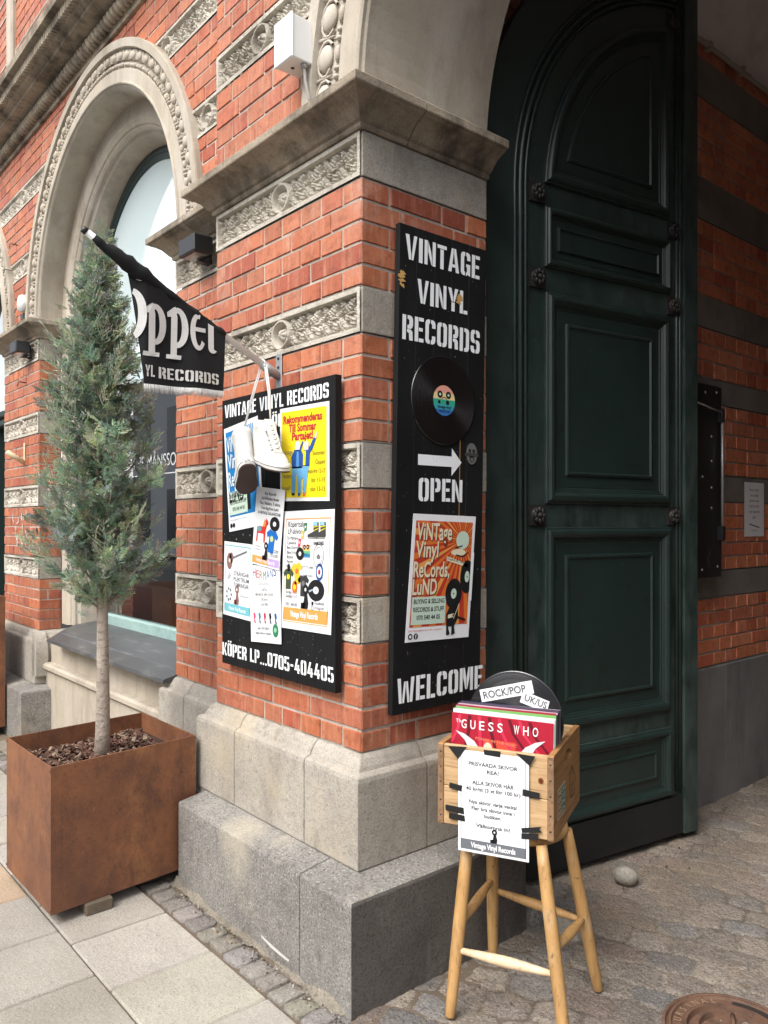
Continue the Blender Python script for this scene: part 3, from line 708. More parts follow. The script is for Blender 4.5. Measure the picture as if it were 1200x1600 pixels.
# --- windows
def window(cx, zb, door=False):
    w = thing('window', None, None); w.parent = B
    r = .842; cz = ZS - .03
    mb = MB(); arch_loft(cx, cz, r, [(.03, .43), (0, .43), (-.006, .424), (-.022, .424), (-.026, .432), (-.055, .435), (-.06, .45), (-.06, .49), (.03, .49)], mb, zb=zb)
    mb.build('frame', FRAMEG, w)
    if not door:
        mb = MB(); mb.box(cx - r + .06, cx + r - .06, .418, .46, zb + .005, zb + .075, bev=.006); mb.build('bottom_rail', TEAL, w)
    me = MB(); pts = [(cx - r + .05, zb + .03)] + [(cx + (r - .05) * math.cos(R(a)), cz + (r - .05) * math.sin(R(a))) for a in range(180, -1, -4)] + [(cx + r - .05, zb + .03)]
    me.add([(x, .452, z) for x, z in pts], [list(range(len(pts)))]); me.build('glass', GLASS, w)
    if door:
        mb = MB()
        for z in (2.28, 2.36): mb.box(cx - r, cx + r, .36, .46, z, z + .05, bev=.008)
        for x in (cx - .8, cx - .3, cx + .3, cx + .72): mb.box(x, x + .06, .40, .47, 0, 2.3, bev=.006)
        mb.box(cx - r, cx + r, .42, .46, 0, .6); mb.build('door_frame', FRAMEG, w)
    return w
win = window(W1, .745); window(W2, .02, True)
# interior: pale sheet for blind and reflection, dim room with a back wall and shelves
mb = MB(); rf = .785; cz_ = ZS - .03; pts = [(W1 - rf, 2.30)] + [(W1 + rf * math.cos(R(a)), cz_ + rf * math.sin(R(a))) for a in range(180, -1, -4)] + [(W1 + rf, 2.30)]
mb.add([(x, .446, z) for x, z in pts], [list(range(len(pts)))]); mb.build('pale_reflection_pane', PALE_SHEET, win)
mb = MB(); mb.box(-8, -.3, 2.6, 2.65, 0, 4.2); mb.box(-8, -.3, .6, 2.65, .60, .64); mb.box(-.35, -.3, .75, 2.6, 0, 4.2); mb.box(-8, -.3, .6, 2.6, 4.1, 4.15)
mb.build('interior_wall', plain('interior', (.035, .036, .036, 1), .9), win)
dgm = plain('display_goods', (.07, .06, .05, 1), .7)
for i in range(6):
    x = W1 - .7 + i * .24; MB().box(x, x + .18, .9, 1.1, .64, .85 + .12 * random.random(), bev=.005).build('display_box', dgm, win)
fl = Flat((W1 + .0, .449, 1.76), (1, 0, 0), (0, 0, 1), (0, -1, 0)); wl = plain('window_lettering', (.45, .47, .47, 1), .6); fl.rect(-.30, .62, -.045, -.039, wl, 'lettering', 1)
fl.text('THE MÅNSSON', -.30, 0, .075, wl, 'lettering', 1, w=.70); fl.build(win)
# sill: sloping dressed slab
mb = MB(); x0, x1, xf = -3.60, -1.57, -3.28
mb.add([(x0, .43, .757), (x1, .43, .757), (x1, .16, .712), (xf - .08, .16, .712), (xf - .08, .15, .704), (x1, .15, .704), (x1, .055, .680), (xf, .055, .680), (xf, .050, .664), (x1, .050, .664), (x1, .43, .655), (x0, .43, .655)],
       [(0, 1, 2, 3), (3, 2, 5, 4), (4, 5, 6, 7), (7, 6, 9, 8), (8, 9, 10, 11), (0, 3, 4, 7, 8, 11), (1, 10, 9, 6, 5, 2)])
mb.build('window_sill', SILLM, B)
for x, s in ((-3.62, 1),):
    mb = MB(); pts = [(0, .40), (0, .689)] + [(.16 * math.sin(R(a)), .53 + .159 * math.cos(R(a))) for a in range(0, 91, 10)] + [(.16, .40)]
    mb.prism(pts, lambda u, z: (x + s * u * .55, .06, z), lambda u, z: (x + s * u * .55, .14, z))
    mb.build('sill_console', GRAN, B)
# walls behind: body of the house over the gate and to the sides (unseen sides kept plain)
mb = MB(); mb.box(-8, -.35, .3, .62, 3.95, 6.8); mb.box(-.35, 3.4, .3, .62, 4.05, 6.8); mb.box(2.3, 3.4, .15, .62, 0, 4.1); mb.box(-8, 3.4, .62, 7, 6.7, 6.8)
mb.box(-1.45, -.2, .62, .70, 0, 4.2)
mb.build('house_wall', MORTD, B)
brick_wall('brick_pier', (0, 0), (1, 0), FR, 2.3, 3.4, ZB, 2.689, BANDS[:3], split=True, seed=31)
stone_base([(2.3, .6), (2.3, 0), (3.4, 0)], [.9], [1.1]); cornice([(2.3, .592), (2.3, 0), (3.4, 0)])
# spandrel closing the wall above the gate arch
mb = MB(); pts = [(GX + (GR + .1) * math.cos(R(a)), GZ + (GR + .1) * math.sin(R(a))) for a in range(0, 181, 5)]
for (a, b), (c, d) in zip(pts[:-1], pts[1:]):
    mb.add([(a, .58, b), (c, .58, d), (c, .58, 4.3), (a, .58, 4.3), (a, .14, b), (c, .14, d), (c, .14, 4.3), (a, .14, 4.3)], [(0, 1, 2, 3), (0, 4, 5, 1)])
mb.build('gate_spandrel', MORTD, B)
# ------------------------------------------------------------------ gate passage
PX = -.035
PB = [(1.04, 1.18), (1.535, 1.675), (2.04, 2.17), (2.42, 2.585), (2.965, 3.18), (3.58, 3.785)]
brick_wall('passage_wall', (PX, 0), (0, 1), RT, 2.0, 6.2, .69, 3.92, PB, split=True, seed=41, m=MORTD, dark=1.35, c=.072)
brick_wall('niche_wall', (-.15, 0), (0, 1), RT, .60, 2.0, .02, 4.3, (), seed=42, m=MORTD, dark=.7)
PSM = (grain('passage_stone', (.17, .155, .14, 1), (.23, .21, .185, 1), [((.10, .09, .08, 1), 4, .5, .7, .6, None)], .9, (60, .3, .003)))
for a, b in PB: MB().box(PX - .15, PX - .001, 2.0, 6.2, a + .004, b - .004).build('passage_band', PSM, B)
mb = MB(); mb.box(PX - .2, PX + .012, 2.0, 6.2, -.05, .688, bev=.006); mb.box(PX - .3, PX - .06, 1.98, 2.0, -.05, 4); mb.build('passage_base', RENDER_, B)
vp = [(PX, 3.86)] + [(1.15 + 1.185 * math.cos(R(a)), 3.88 + .75 * math.sin(R(a))) for a in range(180, -1, -10)]
mb = MB(); mb.add([(x, y, z) for y in (.60, 6.2) for x, z in vp], [(i, i + 1, len(vp) + i + 1, len(vp) + i) for i in range(len(vp) - 1)], smooth=True); mb.build('vault', PLAST, B)
mb = MB(); mb.box(2.335, 2.45, .6, 6.2, 0, 4.0); mb.box(-.2, 2.45, 6.2, 6.3, 0, 4.7); mb.build('passage_side', plain('dim_brick', (.30, .17, .13, 1), .9), B)
cb = MB(); cb.tube([(PX + .02, 2.0 + i * .3, 3.83 + .008 * i + .008 * math.sin(i * 1.7)) for i in range(14)], .011, 7)
for i in range(1, 9): cb.box(PX + .001, PX + .035, 1.9 + i * .36, 1.93 + i * .36, 3.815 + .009 * i, 3.855 + .009 * i)
cb.build('ceiling_cable', plain('cable_cream', (.42, .38, .32, 1), .6), B)
# ------------------------------------------------------------------ the open gate leaf
DL = 1.236; Hn = Vector((-.07, .62, 0)); Dd = Vector((.193, 1.221, 0)).normalized(); Dn = Vector((Dd.y, -Dd.x, 0))
def DP(u, z, h=0): p = Hn + Dd * u + Dn * h; return (p.x, p.y, z)
DR = thing('gate_door', 'dark green panelled gate leaf standing open', None); del DR['label']; DR.parent = B
ZC = 2.75
out = [(0, .03), (DL, .03), (DL, ZC + DL)] + [(DL + DL * math.cos(R(a)), ZC + DL * math.sin(R(a))) for a in range(93, 181, 3)]
mb = MB(); mb.prism(out, lambda u, z: DP(u, z, 0), lambda u, z: DP(u, z, -.06)); mb.build('door_leaf', DOOR, DR)
PP = [(0, 0), (0, .010), (.004, .013), (.008, .013), (.010, .018), (.018, .024), (.030, .025), (.040, .019), (.046, .010), (.050, .010), (.053, .005), (.060, .003), (.068, -.004), (.068, .0015), (.090, .0015), (.112, .0012), (.116, .009), (.124, .011), (.130, .004)]
def panel(poly, k=1.0):
    # poly counter-clockwise so that the mitre points outwards: negate offsets to go inwards
    mb = MB(); loft(poly, [(-o * k, h) for o, h in PP], mb, lambda u, v, h: DP(u, v, h + .0005), closed=True, cap_last=True); mb.build('panel', DOOR, DR)
def rc(a, b, c, d): return [(a, c), (b, c), (b, d), (a, d)]
pr = .905; xr = 1.078; zb_ = 2.785; mb = MB(); rows = []; NA = 30
for o, h in PP:
    r_ = pr - o; a0 = math.asin((zb_ + o - ZC) / r_); a1 = math.acos((DL - xr + o) / r_); A = [a0 + (a1 - a0) * i / NA for i in range(NA + 1)]
    rows.append([DP(DL - r_ * math.cos(a), ZC + r_ * math.sin(a), h + .0005) for a in A] + [DP(xr - o, zb_ + o, h + .0005)])
npt = NA + 2; V = [p for r_ in rows for p in r_]
mb.add(V, [(k * npt + i, k * npt + (i + 1) % npt, (k + 1) * npt + (i + 1) % npt, (k + 1) * npt + i) for k in range(len(rows) - 1) for i in range(npt)]); cen = len(rows) - 1
cp = DP(.80, 3.10, PP[-1][1] + .0005); mb.add(rows[-1] + [cp], [(i, (i + 1) % npt, npt) for i in range(npt)]); mb.build('panel', DOOR, DR)
panel(rc(.334, xr, 2.452, 2.690), .62); panel(rc(.336, xr, 1.506, 2.349), 1.0); panel(rc(.332, 1.085, .588, 1.410), 1.0); panel(rc(.332, 1.088, .205, .515), .82)
mb = MB()
for u in (.178, .205, .232): 
    rr = DL - u
    path = [(u, .22)] + [(DL + rr * math.cos(R(a)), ZC + rr * math.sin(R(a))) for a in range(180, 92, -4)]
    mb.tube([DP(p, q, .004) for p, q in path], .0085 if u != .205 else .012, 6)
for u in (1.128, 1.150): mb.tube([DP(u, .22, .004), DP(u, 3.88, .004)], .009, 6)
mb.build('bead_moulding', DOOR, DR)
mb = MB(); mb.prism(rc(1.166, 1.252, .024, 3.96), lambda u, z: DP(u, z, -.055), lambda u, z: DP(u, z, .022)); mb.build('meeting_strip', DOOR, DR)
mb = MB(); mb.prism(rc(.05, 1.152, .028, .198), lambda u, z: DP(u, z, .001), lambda u, z: DP(u, z, .016)); mb.build('kick_board', DOORB, DR)
def rosette(u, z, s=.04):
    mb = MB(); mb.prism(rc(u - s, u + s, z - s, z + s), lambda a, b: DP(a, b, .0005), lambda a, b: DP(a, b, .010))
    mb.prism([(u + s * .86 * math.cos(6.283 * i / 16), z + s * .86 * math.sin(6.283 * i / 16)) for i in range(16)], lambda a, b: DP(a, b, .008), lambda a, b: DP(u + (a - u) * .8, z + (b - z) * .8, .020))
    for i in range(8):
        a = 6.283 * i / 8; c = DP(u + .55 * s * math.cos(a), z + .55 * s * math.sin(a), .02); mb.ell(c, (s * .24, s * .24, s * .3), None, 8, 5)
    mb.ell(DP(u, z, .022), (s * .3, s * .3, s * .3), None, 8, 5); mb.build('rosette', ROSE, DR)
for u, z in ((.292, 2.738), (.292, 2.400), (.292, 1.458), (1.106, 3.68), (1.106, 2.738), (1.106, 2.400), (1.106, 1.458)): rosette(u, z)
# ------------------------------------------------------------------ small fixtures that belong to the wall
for x, z, y in ((-3.95, 2.42, YB), (-4.02, 2.95, YB), (-4.15, 3.45, YB), (-4.3, 3.3, YB), (-1.10, .60, YB - .06)):
    MB().tube([(x, y, z), (x - .01, y - .05, z + .005), (x - .015, y - .055, z - .025)], .004, 5).build('wall_hook', METALB, B)
gf = Flat((-4.28, YB - .004, 1.25), (1, 0, 0), (0, 0, 1), (0, -1, 0)); gm = plain('chalk_white', (.62, .58, .56, 1), .9)
ws_ = Flat((0, -.1782, 0), (1, 0, 0), (0, 0, 1), (0, -1, 0), .0004); ws_.poly([(-.315, .047), (-.300, .046), (-.24, .040), (-.185, .036), (-.142, .034), (-.148, .026), (-.20, .026), (-.25, .029), (-.29, .036), (-.312, .040)], plain('lime_smear', (.56, .54, .50, 1), .9), 'white_smear', 1); ws_.build(B)
rg = random.Random(3)
for i in range(26):
    x, y = rg.uniform(0, .38), rg.uniform(0, .22); gf.line([(x, y), (x + rg.uniform(-.03, .03), y + rg.uniform(.01, .05))], .012, gm, 'paint_marks', 1)
gf.build(B)
# ================================================================== GROUND
def slabs():
    mb = MB(); rnd = random.Random(5); s = .348; r = 0; y = -.307
    while y > -3.2:
        off = 0.0 if r % 2 else .165
        x = .145 - off if r % 2 == 0 else .145
        # measured joints: row 0 at x=-.05,-.37,-.70 ; row 1 at -.17,-.52,-.865
        x = (.285 if r % 2 == 0 else .176)
        while x > -13:
            a, b = x - s, min(x, .20)
            if b - a > .03:
                k = rnd.uniform(.86, 1.1); c = (k, k * rnd.uniform(.98, 1.0), k * rnd.uniform(.95, 1.01))
                if r == 1 and -1.30 > a > -1.70: c = (1.12, .9, .72)
                h = rnd.uniform(-.002, .002); b0 = len(mb.v)
                mb.box(a + .003, b - .003, y - s + .003, y - .003, -.05, h, col=c, bev=.005)
            x -= s
        y -= s; r += 1
    return tag(mb.build('pavement', PAV), kind='structure')
slabs()
def gravel_bed():
    mb = MB(); mb.box(-14, .3, -3.2, .6, -.06, -.009); return tag(mb.build('pavement_bed', SOIL), kind='structure')
gravel_bed()
def sett(mb, cx, cy, lx, ly, z, rnd, c, ang=0, hgt=.02):
    n = 14; V = []; M = Matrix.Rotation(ang, 3, 'Z'); ph = [rnd.uniform(.90, 1.07) for _ in range(n)]
    def ring(k, zz):
        for i in range(n):
            a = 6.28318 * i / n; ca, sa = math.cos(a), math.sin(a); e = .26
            x = abs(ca) ** e * (1 if ca > 0 else -1) * lx / 2 * k * ph[i]; y = abs(sa) ** e * (1 if sa > 0 else -1) * ly / 2 * k * ph[i]
            p = M @ Vector((x, y, 0)); V.append((cx + p.x, cy + p.y, zz + (rnd.uniform(-.002, .002) if k < .95 else 0)))
    ring(1.0, z - hgt * 1.2); ring(.99, z - .005); ring(.94, z); ring(.5, z + .0005)
    F = [(k * n + i, k * n + (i + 1) % n, (k + 1) * n + (i + 1) % n, (k + 1) * n + i) for k in range(3) for i in range(n)] + [[3 * n + i for i in range(n)]]
    mb.add(V, F, c, 0, True)
def sett_row():
    mb = MB(); rnd = random.Random(8); x = .24
    while x > -12:
        l = rnd.uniform(.075, .105); k = rnd.uniform(.75, 1.25); c = (k, k * rnd.uniform(.95, 1.02), k * rnd.uniform(.9, 1.06))
        y = -.252 if x > -.93 or x < -9 else -.252
        sett(mb, x - l / 2, y, l - .008, rnd.uniform(.088, .1), .004 + rnd.uniform(-.004, .004), rnd, c); x -= l
    return tag(mb.build('sett_row', SETT), kind='structure')
sett_row()
FILM = grain('sandy_mortar', (.23, .20, .16, 1), (.31, .275, .22, 1), [((.12, .10, .085, 1), 90, .52, .65, .7, None), ((.46, .42, .35, 1), 130, .57, .68, .6, None), ((.13, .11, .09, 1), 9, .5, .7, .6, None)], .95, (90, 1.0, .010))
def fillet():
    nu, nv = 460, 12; rng = np.random.RandomState(9); u, v = np.meshgrid(np.linspace(-.97, .176, nu), np.linspace(0, 1, nv), indexing='ij')
    w = .030 + .012 * np.sin(u * 9 + 1) + .007 * np.sin(u * 31) + .005 * np.sin(u * 67 + 2)
    w = w * np.clip((.176 - u) / .05, .05, 1)
    z = .026 * (1 - v) ** 1.6 * (1 + .5 * np.sin(u * 13)) - .006 + .0016 * rng.normal(0, 1, u.shape) + .004 * np.sin(u * 40) * np.sin(v * 5)
    tag(grid_mesh(np.stack([u, -.170 - v * w, z], -1), 'ground_fillet', FILM, None), kind='structure')
    mb = MB(); mb.box(-3.6, -.93, -.2, .16, -.05, -.004); tag(mb.build('wall_foot', FILM), kind='structure')
fillet()
def grit():
    mb = MB(); rnd = random.Random(31)
    for i in range(420):
        k = rnd.random()
        if k < .45: x, y = rnd.uniform(-.9, .2), -.205 - abs(rnd.gauss(0, .02))
        elif k < .7: y = rnd.uniform(.6, 2.0); x = -.05 + (y - .62) * .158 + abs(rnd.gauss(0, .10)) + .04
        else: x, y = rnd.uniform(.22, 1.6), rnd.uniform(-.2, 2.4)
        r = rnd.uniform(.0015, .0048); c = rnd.choice([(.3, .28, .25), (.16, .14, .12), (.42, .39, .34), (.10, .075, .05), (.24, .14, .07)])
        mb.ell((x, y, .003 + r * .3), (r * rnd.uniform(.8, 1.6), r, r * rnd.uniform(.5, .9)), Matrix.Rotation(rnd.uniform(0, 3), 3, 'Z'), 6, 4, c)
    return tag(mb.build('loose_grit', BARK), 'loose grit and crumbs scattered along the wall foot and the cobbles', 'grit', kind='stuff')
grit()
def cobble_sheet(x0, x1, y0, y1, st, name):
    nx, ny = int((x1 - x0) / st) + 1, int((y1 - y0) / st) + 1
    X, Y = np.meshgrid(np.linspace(x0, x1, nx), np.linspace(y0, y1, ny), indexing='ij')
    rng = np.random.RandomState(4); an = np.radians(24); ax, ay = .138, .112
    U = (X * np.cos(an) + Y * np.sin(an)) / ax + .16 * np.sin(Y * 2.1) + .05 * np.sin(X * 23 + Y * 17); V = (-X * np.sin(an) + Y * np.cos(an)) / ay + .16 * np.sin(X * 2.4) + .05 * np.sin(Y * 21 - X * 19)
    NS = 200; jit = rng.uniform(-.20, .20, (NS, NS, 2)); cc = rng.uniform(0, 1, (NS, NS, 5))
    iu, iv = np.floor(U).astype(int), np.floor(V).astype(int)
    d1 = np.full(X.shape, 9.); d2 = np.full(X.shape, 9.); ci = np.zeros(X.shape, int); cj = np.zeros(X.shape, int); ou = np.zeros(X.shape); ov = np.zeros(X.shape)
    for a in (-1, 0, 1):
        for b in (-1, 0, 1):
            p, q = (iu + a) % NS, (iv + b) % NS
            su = iu + a + .5 + jit[p, q, 0] + .5 * ((iv + b) % 2); sv = iv + b + .5 + jit[p, q, 1] * .7
            du, dv = np.abs(U - su), np.abs(V - sv); d = (du ** 4 + dv ** 4) ** .25
            n1 = d < d1; d2 = np.where(n1, d1, np.minimum(d2, d)); ci = np.where(n1, p, ci); cj = np.where(n1, q, cj); ou = np.where(n1, U - su, ou); ov = np.where(n1, V - sv, ov); d1 = np.minimum(d1, d)
    g = d2 - d1; C = cc[ci, cj]
    e = np.clip((g + rng.normal(0, .035, g.shape)) / .20, 0, 1); e = e * e * (3 - 2 * e)
    near_wall = np.clip((X - .75) / .5, 0, 1)          # sand-filled by the door, open joints further out
    amp = .004 + .005 * C[..., 0]
    Z = -.012 + amp * e + .004 * (ou * (C[..., 1] - .5) + ov * (C[..., 2] - .5)) * e + .003 * np.sin(X * 9 + 2) * np.sin(Y * 7)
    hn = np.zeros_like(X)
    for f in (31., 57., 103.): hn += np.sin(X * f + 3 * np.sin(Y * f * .7)) * np.sin(Y * f * 1.1 + 2 * np.sin(X * f * .6)) / f
    Z += hn * .05 + rng.normal(0, .0009, Z.shape)
    pal = np.array([(.175, .158, .142), (.20, .178, .158), (.150, .142, .136), (.21, .19, .165), (.195, .162, .145), (.165, .162, .160)])
    col = pal[(C[..., 3] * 5.99).astype(int)] * (.98 + .50 * C[..., 4])[..., None] * rng.uniform(.86, 1.14, X.shape)[..., None]
    sand = np.array((.30, .27, .235)); dirt = np.array((.20, .17, .14))
    jn = (np.sin(X * 7 + 1.3 * np.sin(Y * 5)) * np.sin(Y * 6.1) * .5 + .5)[..., None]; jc = (sand * jn + dirt * .55 * (1 - jn)) * rng.uniform(.7, 1.3, X.shape)[..., None]
    ee = np.clip(e * 1.3, 0, 1)[..., None]; col = col * ee + jc * (1 - ee)
    # drifted sand along the door leaf and wall foot
    dw = np.abs((X - (-.07 + (Y - .62) * .158)) * .988); mud = np.clip(1 - np.abs(dw - .22) / .40, 0, 1) * np.clip((Y - .3) / .5, 0, 1) * (Y < 3) * (.45 + .55 * np.sin(X * 13 + 3 * np.sin(Y * 5)) * np.sin(Y * 9))
    mud = np.clip(mud * 1.2, 0, .85)[..., None]; col = col * (1 - mud) + dirt * 1.1 * mud; Z = Z * (1 - .6 * mud[..., 0]) + .001 * mud[..., 0]
    P = np.stack([X, Y, Z], -1)
    return tag(grid_mesh(P, name, COB, None, col), kind='structure')
cobble_sheet(-.2, 2.45, -.5, 3.6, .0075, 'cobbled_passage')
cobble_sheet(-.2, 2.45, 3.59, 6.3, .03, 'cobbled_passage')
cobble_sheet(.203, 2.6, -1.7, -.495, .02, 'cobbled_crossing')
mb = MB(); mb.box(2.44, 8, -3.2, 0, -.05, -.004); tag(mb.build('pavement_far', PAV), kind='structure')
asp = grain('asphalt', (.055, .054, .053, 1), (.075, .073, .07, 1), [((.14, .135, .13, 1), 140, .58, .7, .4, None)], .9, (120, .4, .004))
mb = MB(); mb.box(-300, 300, -300, -3.3, -.6, -.10); mb.box(-300, 300, 20, 300, -.6, -.2); tag(mb.build('road', asp), kind='structure')
mb = MB(); mb.box(-13, 9, -3.3, -3.2, -.2, 0, bev=.01); tag(mb.build('kerb', GRAN), kind='structure')
mb = MB(); mb.box(-16, -5.2, -6.5, -1.45, -.04, .012); tag(mb.build('side_road', asp), kind='structure')
mb = MB()
for i in range(6): mb.box(-15.5, -5.6, -1.75 - i * .62 - .30, -1.75 - i * .62, .0125, .016)
tag(mb.build('zebra_crossing', plain('road_paint', (.75, .75, .73, 1), .7)), kind='structure')
# building across the street (seen mirrored in the window)
OB = thing('town_house', 'pale rendered town house across the street, seen mirrored in the shop window', 'building', (0, 0, 0))
mb = MB(); mb.box(-70, -27, -20, -12, 0, 8.6); mb.box(-22.5, -2, -20, -12, 0, 9.4); mb.box(2, 30, -20, -12, 0, 8.0); mb.build('wall', plain('pale_render', (.52, .53, .54, 1), .9), OB)
mb = MB()
for x in range(-68, 28, 3):
    if -28 < x < -22 or -4 < x < 2: continue
    for z in (.6, 4.0): mb.box(x, x + 1.3, -12.03, -11.96, z, z + 2.2)
mb.build('window', plain('far_window', (.03, .035, .04, 1), .1), OB)
mb = MB()
for a, b, z in ((-70, -27, 8.6), (-22.5, -2, 9.4), (2, 30, 8.0)): mb.add([(a, -12, z), (b, -12, z), (b, -16, z + 2), (a, -16, z + 2), (b, -20, z), (a, -20, z)], [(0, 1, 2, 3), (3, 2, 4, 5), (0, 3, 5), (1, 4, 2)])
mb.build('roof', plain('roof_tile', (.16, .07, .05, 1), .9), OB)

# ================================================================== STONES AND MANHOLE
def boulder(name, c, r, label, seed, m, cat='stone', group=None):
    rnd = np.random.RandomState(seed); me = bpy.data.meshes.new(name); bm = bmesh.new(); bmesh.ops.create_icosphere(bm, subdivisions=4, radius=1)
    ph = rnd.uniform(0, 6, 9); q = rnd.uniform(1.2, 2.6, 9)
    for v in bm.verts:
        p = v.co; n = 1 + .10 * math.sin(q[0] * p.x + ph[0]) * math.sin(q[1] * p.y + ph[1]) + .09 * math.sin(q[2] * p.z + ph[2]) + .04 * math.sin(5 * p.x + ph[3]) * math.sin(5 * p.y + ph[4])
        v.co = Vector((p.x * r[0], p.y * r[1], p.z * r[2])) * n
    bm.to_mesh(me); bm.free(); me.polygons.foreach_set('use_smooth', [True] * len(me.polygons))
    o = obj(name, me, m); o.location = c; return tag(o, label, cat, group)
PEB = grain('pebble', (.36, .33, .28, 1), (.26, .235, .20, 1), [((.12, .11, .10, 1), 90, .52, .66, .6, None), ((.5, .47, .42, 1), 60, .58, .7, .5, None)], .75, (70, .4, .004))
boulder('loose_stone', (.198, 1.185, .026), (.043, .037, .036), 'loose grey egg shaped stone lying by itself on the cobbles before the green gate', 3, PEB)
boulder('guard_stone', (.06, .66, .01), (.13, .09, .11), 'rounded brownish stone half sunk at the foot of the corner pier behind the stool', 5, GRAND)
boulder('guard_stone', (.27, .70, -.01), (.075, .06, .075), 'pinkish oval stone set upright in the paving behind the stool leg', 9, PEB)
MH = thing('manhole_cover', 'small round rusty iron manhole cover with raised lettering in the cobbles', 'manhole cover', (.93, .585, .004))
mb = MB(); mb.lathe([(.190, -.02), (.190, .004), (.182, .006), (.178, -.003), (.176, -.003), (.172, .008), (.166, .009), (.162, .001), (.135, .001), (.132, .009), (.124, .009), (.121, -.007), (.104, -.007), (.101, .010), (.092, .010), (.089, -.005), (.034, -.005), (.028, .011), (0, .012)], 64, smooth=False)
for k in range(4):
    a = k * math.pi / 2 + .5; mb.tube([(.035 * math.cos(a), .035 * math.sin(a), .004), (.09 * math.cos(a), .09 * math.sin(a), .004)], .006, 6)
for k in range(40):
    a = 6.283 * k / 40; mb.box(-.005, .005, .1735, .1795, .002, .0075) if False else None
mb.build('iron_lid', RUST, MH)
mb = MB(); lmat = grain('rubbed_iron', (.36, .25, .16, 1), (.28, .18, .115, 1), [], .5)
def arc_text(s, rad, a_start, h, step):
    for i, ch in enumerate(s):
        V, F = text2d(ch, .0)
        if not len(V): continue
        k = h / CAPH; a = R(a_start - step * i); X = (V[:, 0] - V[:, 0].mean()) * k * .9; Y = V[:, 1] * k - h / 2
        ct, stt = math.cos(a), math.sin(a)
        top = [((rad + y) * ct + x * stt, (rad + y) * stt - x * ct, .0062) for x, y in zip(X, Y)]
        mb.add(top, F)
arc_text('URSINAL', .1485, 205, .020, 11); arc_text('URSINAL', .1485, 25, .020, 11)
mb.build('raised_lettering', lmat, MH)
mb = MB()
for a0 in (118, 298):
    pts = [(.1485 + d, a) for d in (-.010, .010) for a in range(a0, a0 - 62, -4)]
    n = len(pts) // 2; V = [(r * math.cos(R(a)), r * math.sin(R(a)), .0045) for r, a in pts]; mb.add(V, [(i, i + 1, n + i + 1, n + i) for i in range(n - 1)])
mb.build('sunken_slot', plain('slot_dark', (.02, .014, .012, 1), .9), MH)

# ================================================================== PLANTER AND TREE
def planter(loc, sx, sy, z0, z1, label, ring=None):
    P_ = thing('steel_planter', label, 'planter', loc, group='rusty steel planters by the wall'); t = .006
    mb = MB(); hx, hy = sx / 2, sy / 2
    prof = [(0, z0), (0, z1), (-t, z1), (-t, z1 - .25)]
    ring = ring or [(-hx, -hy), (hx, -hy), (hx, hy), (-hx, hy)]
    loft(ring, prof, mb, XY, closed=True); mb.add([(x, y, z0) for x, y in ring], [(0, 3, 2, 1)]); mb.build('steel_box', CORT, P_)
    mb = MB()
    for x, y in ring:
        for z in (z0 + .015, z1 - .012): mb.ell((x * .985, y * 1.002, z), (.005, .004, .005), None, 8, 5)
    mb.build('rivet', RUST, P_)
    return P_
PL = planter((-1.19, -.38, 0), .5, .6, .045, .565, 'rusty square steel planter holding the blue green conifer', [(-.235, -.300), (.284, -.293), (.224, .295), (-.29, .290)])
planter((-4.04, -.35, 0), .56, .56, .05, .93, 'tall rusty steel planter cut off by the left border before the far pier')
wb = woodmat('sleeper_wood', (.11, .085, .06, 1), (.15, .12, .09, 1), (.09, .065, .045, 1), (3, 30, 30), .9)
for i, (x, y, l) in enumerate(((-.975, -.50, 'weathered timber block under the near edge of the rusty planter'),)):
    mb = MB(); mb.box(x - .07, x + .07, y - .05, y + .05, .0, .044, bev=.004); tag(mb.build('timber_block', wb), l, 'timber block')
def mulch():
    mb = MB(); rnd = random.Random(2); cx, cy, hx, hy = -1.19, -.385, .225, .26
    mb.add([(cx - hx + .02, cy - hy - .02, .478), (cx + hx + .05, cy - hy - .02, .478), (cx + hx - .01, cy + hy + .035, .486), (cx - hx - .05, cy + hy + .03, .486)], [(0, 1, 2, 3)], (.06, .035, .025))
    for i in range(1500):
        x, y = rnd.uniform(-1, 1), rnd.uniform(-1, 1); z = .488 + .02 * math.sin(x * 5 + 1) * math.sin(y * 4) + rnd.uniform(0, .014) + .022 * math.exp(-((x * hx - .05) ** 2 + (y * hy) ** 2) / .006)
        l, w = rnd.uniform(.010, .028), rnd.uniform(.005, .012); M = Matrix.Rotation(rnd.uniform(0, 6.3), 3, 'Z') @ Matrix.Rotation(rnd.gauss(0, .5), 3, 'Y') @ Matrix.Rotation(rnd.gauss(0, .6), 3, 'X')
        c = rnd.choice([(.10, .05, .032), (.15, .085, .06), (.07, .038, .028), (.20, .13, .095), (.30, .22, .16), (.12, .055, .04)]) ; th = rnd.uniform(.002, .005)
        V = [Vector(q) for q in ((-l, -w * .7, 0), (l * .9, -w, 0), (l, w * .6, 0), (-l * .8, w, 0), (-l, -w * .6, th), (l * .9, -w * .8, th), (l * .9, w * .5, th), (-l * .8, w * .8, th))]
        px = max(-1 + .01 / hx, min(1 - .01 / hx, x)) * hx - y * .035; py = max(-1 + .03 / hy, min(1 - .03 / hy, y)) * hy
        mb.add([(M @ v) + Vector((cx + px, cy + py, z)) for v in V], [(4, 5, 6, 7), (0, 1, 5, 4), (1, 2, 6, 5), (2, 3, 7, 6), (3, 0, 4, 7)], c)
    return tag(mb.build('bark_mulch', BARK), 'reddish brown bark chips filling the rusty planter around the trunk', 'bark mulch', kind='stuff')
mulch()
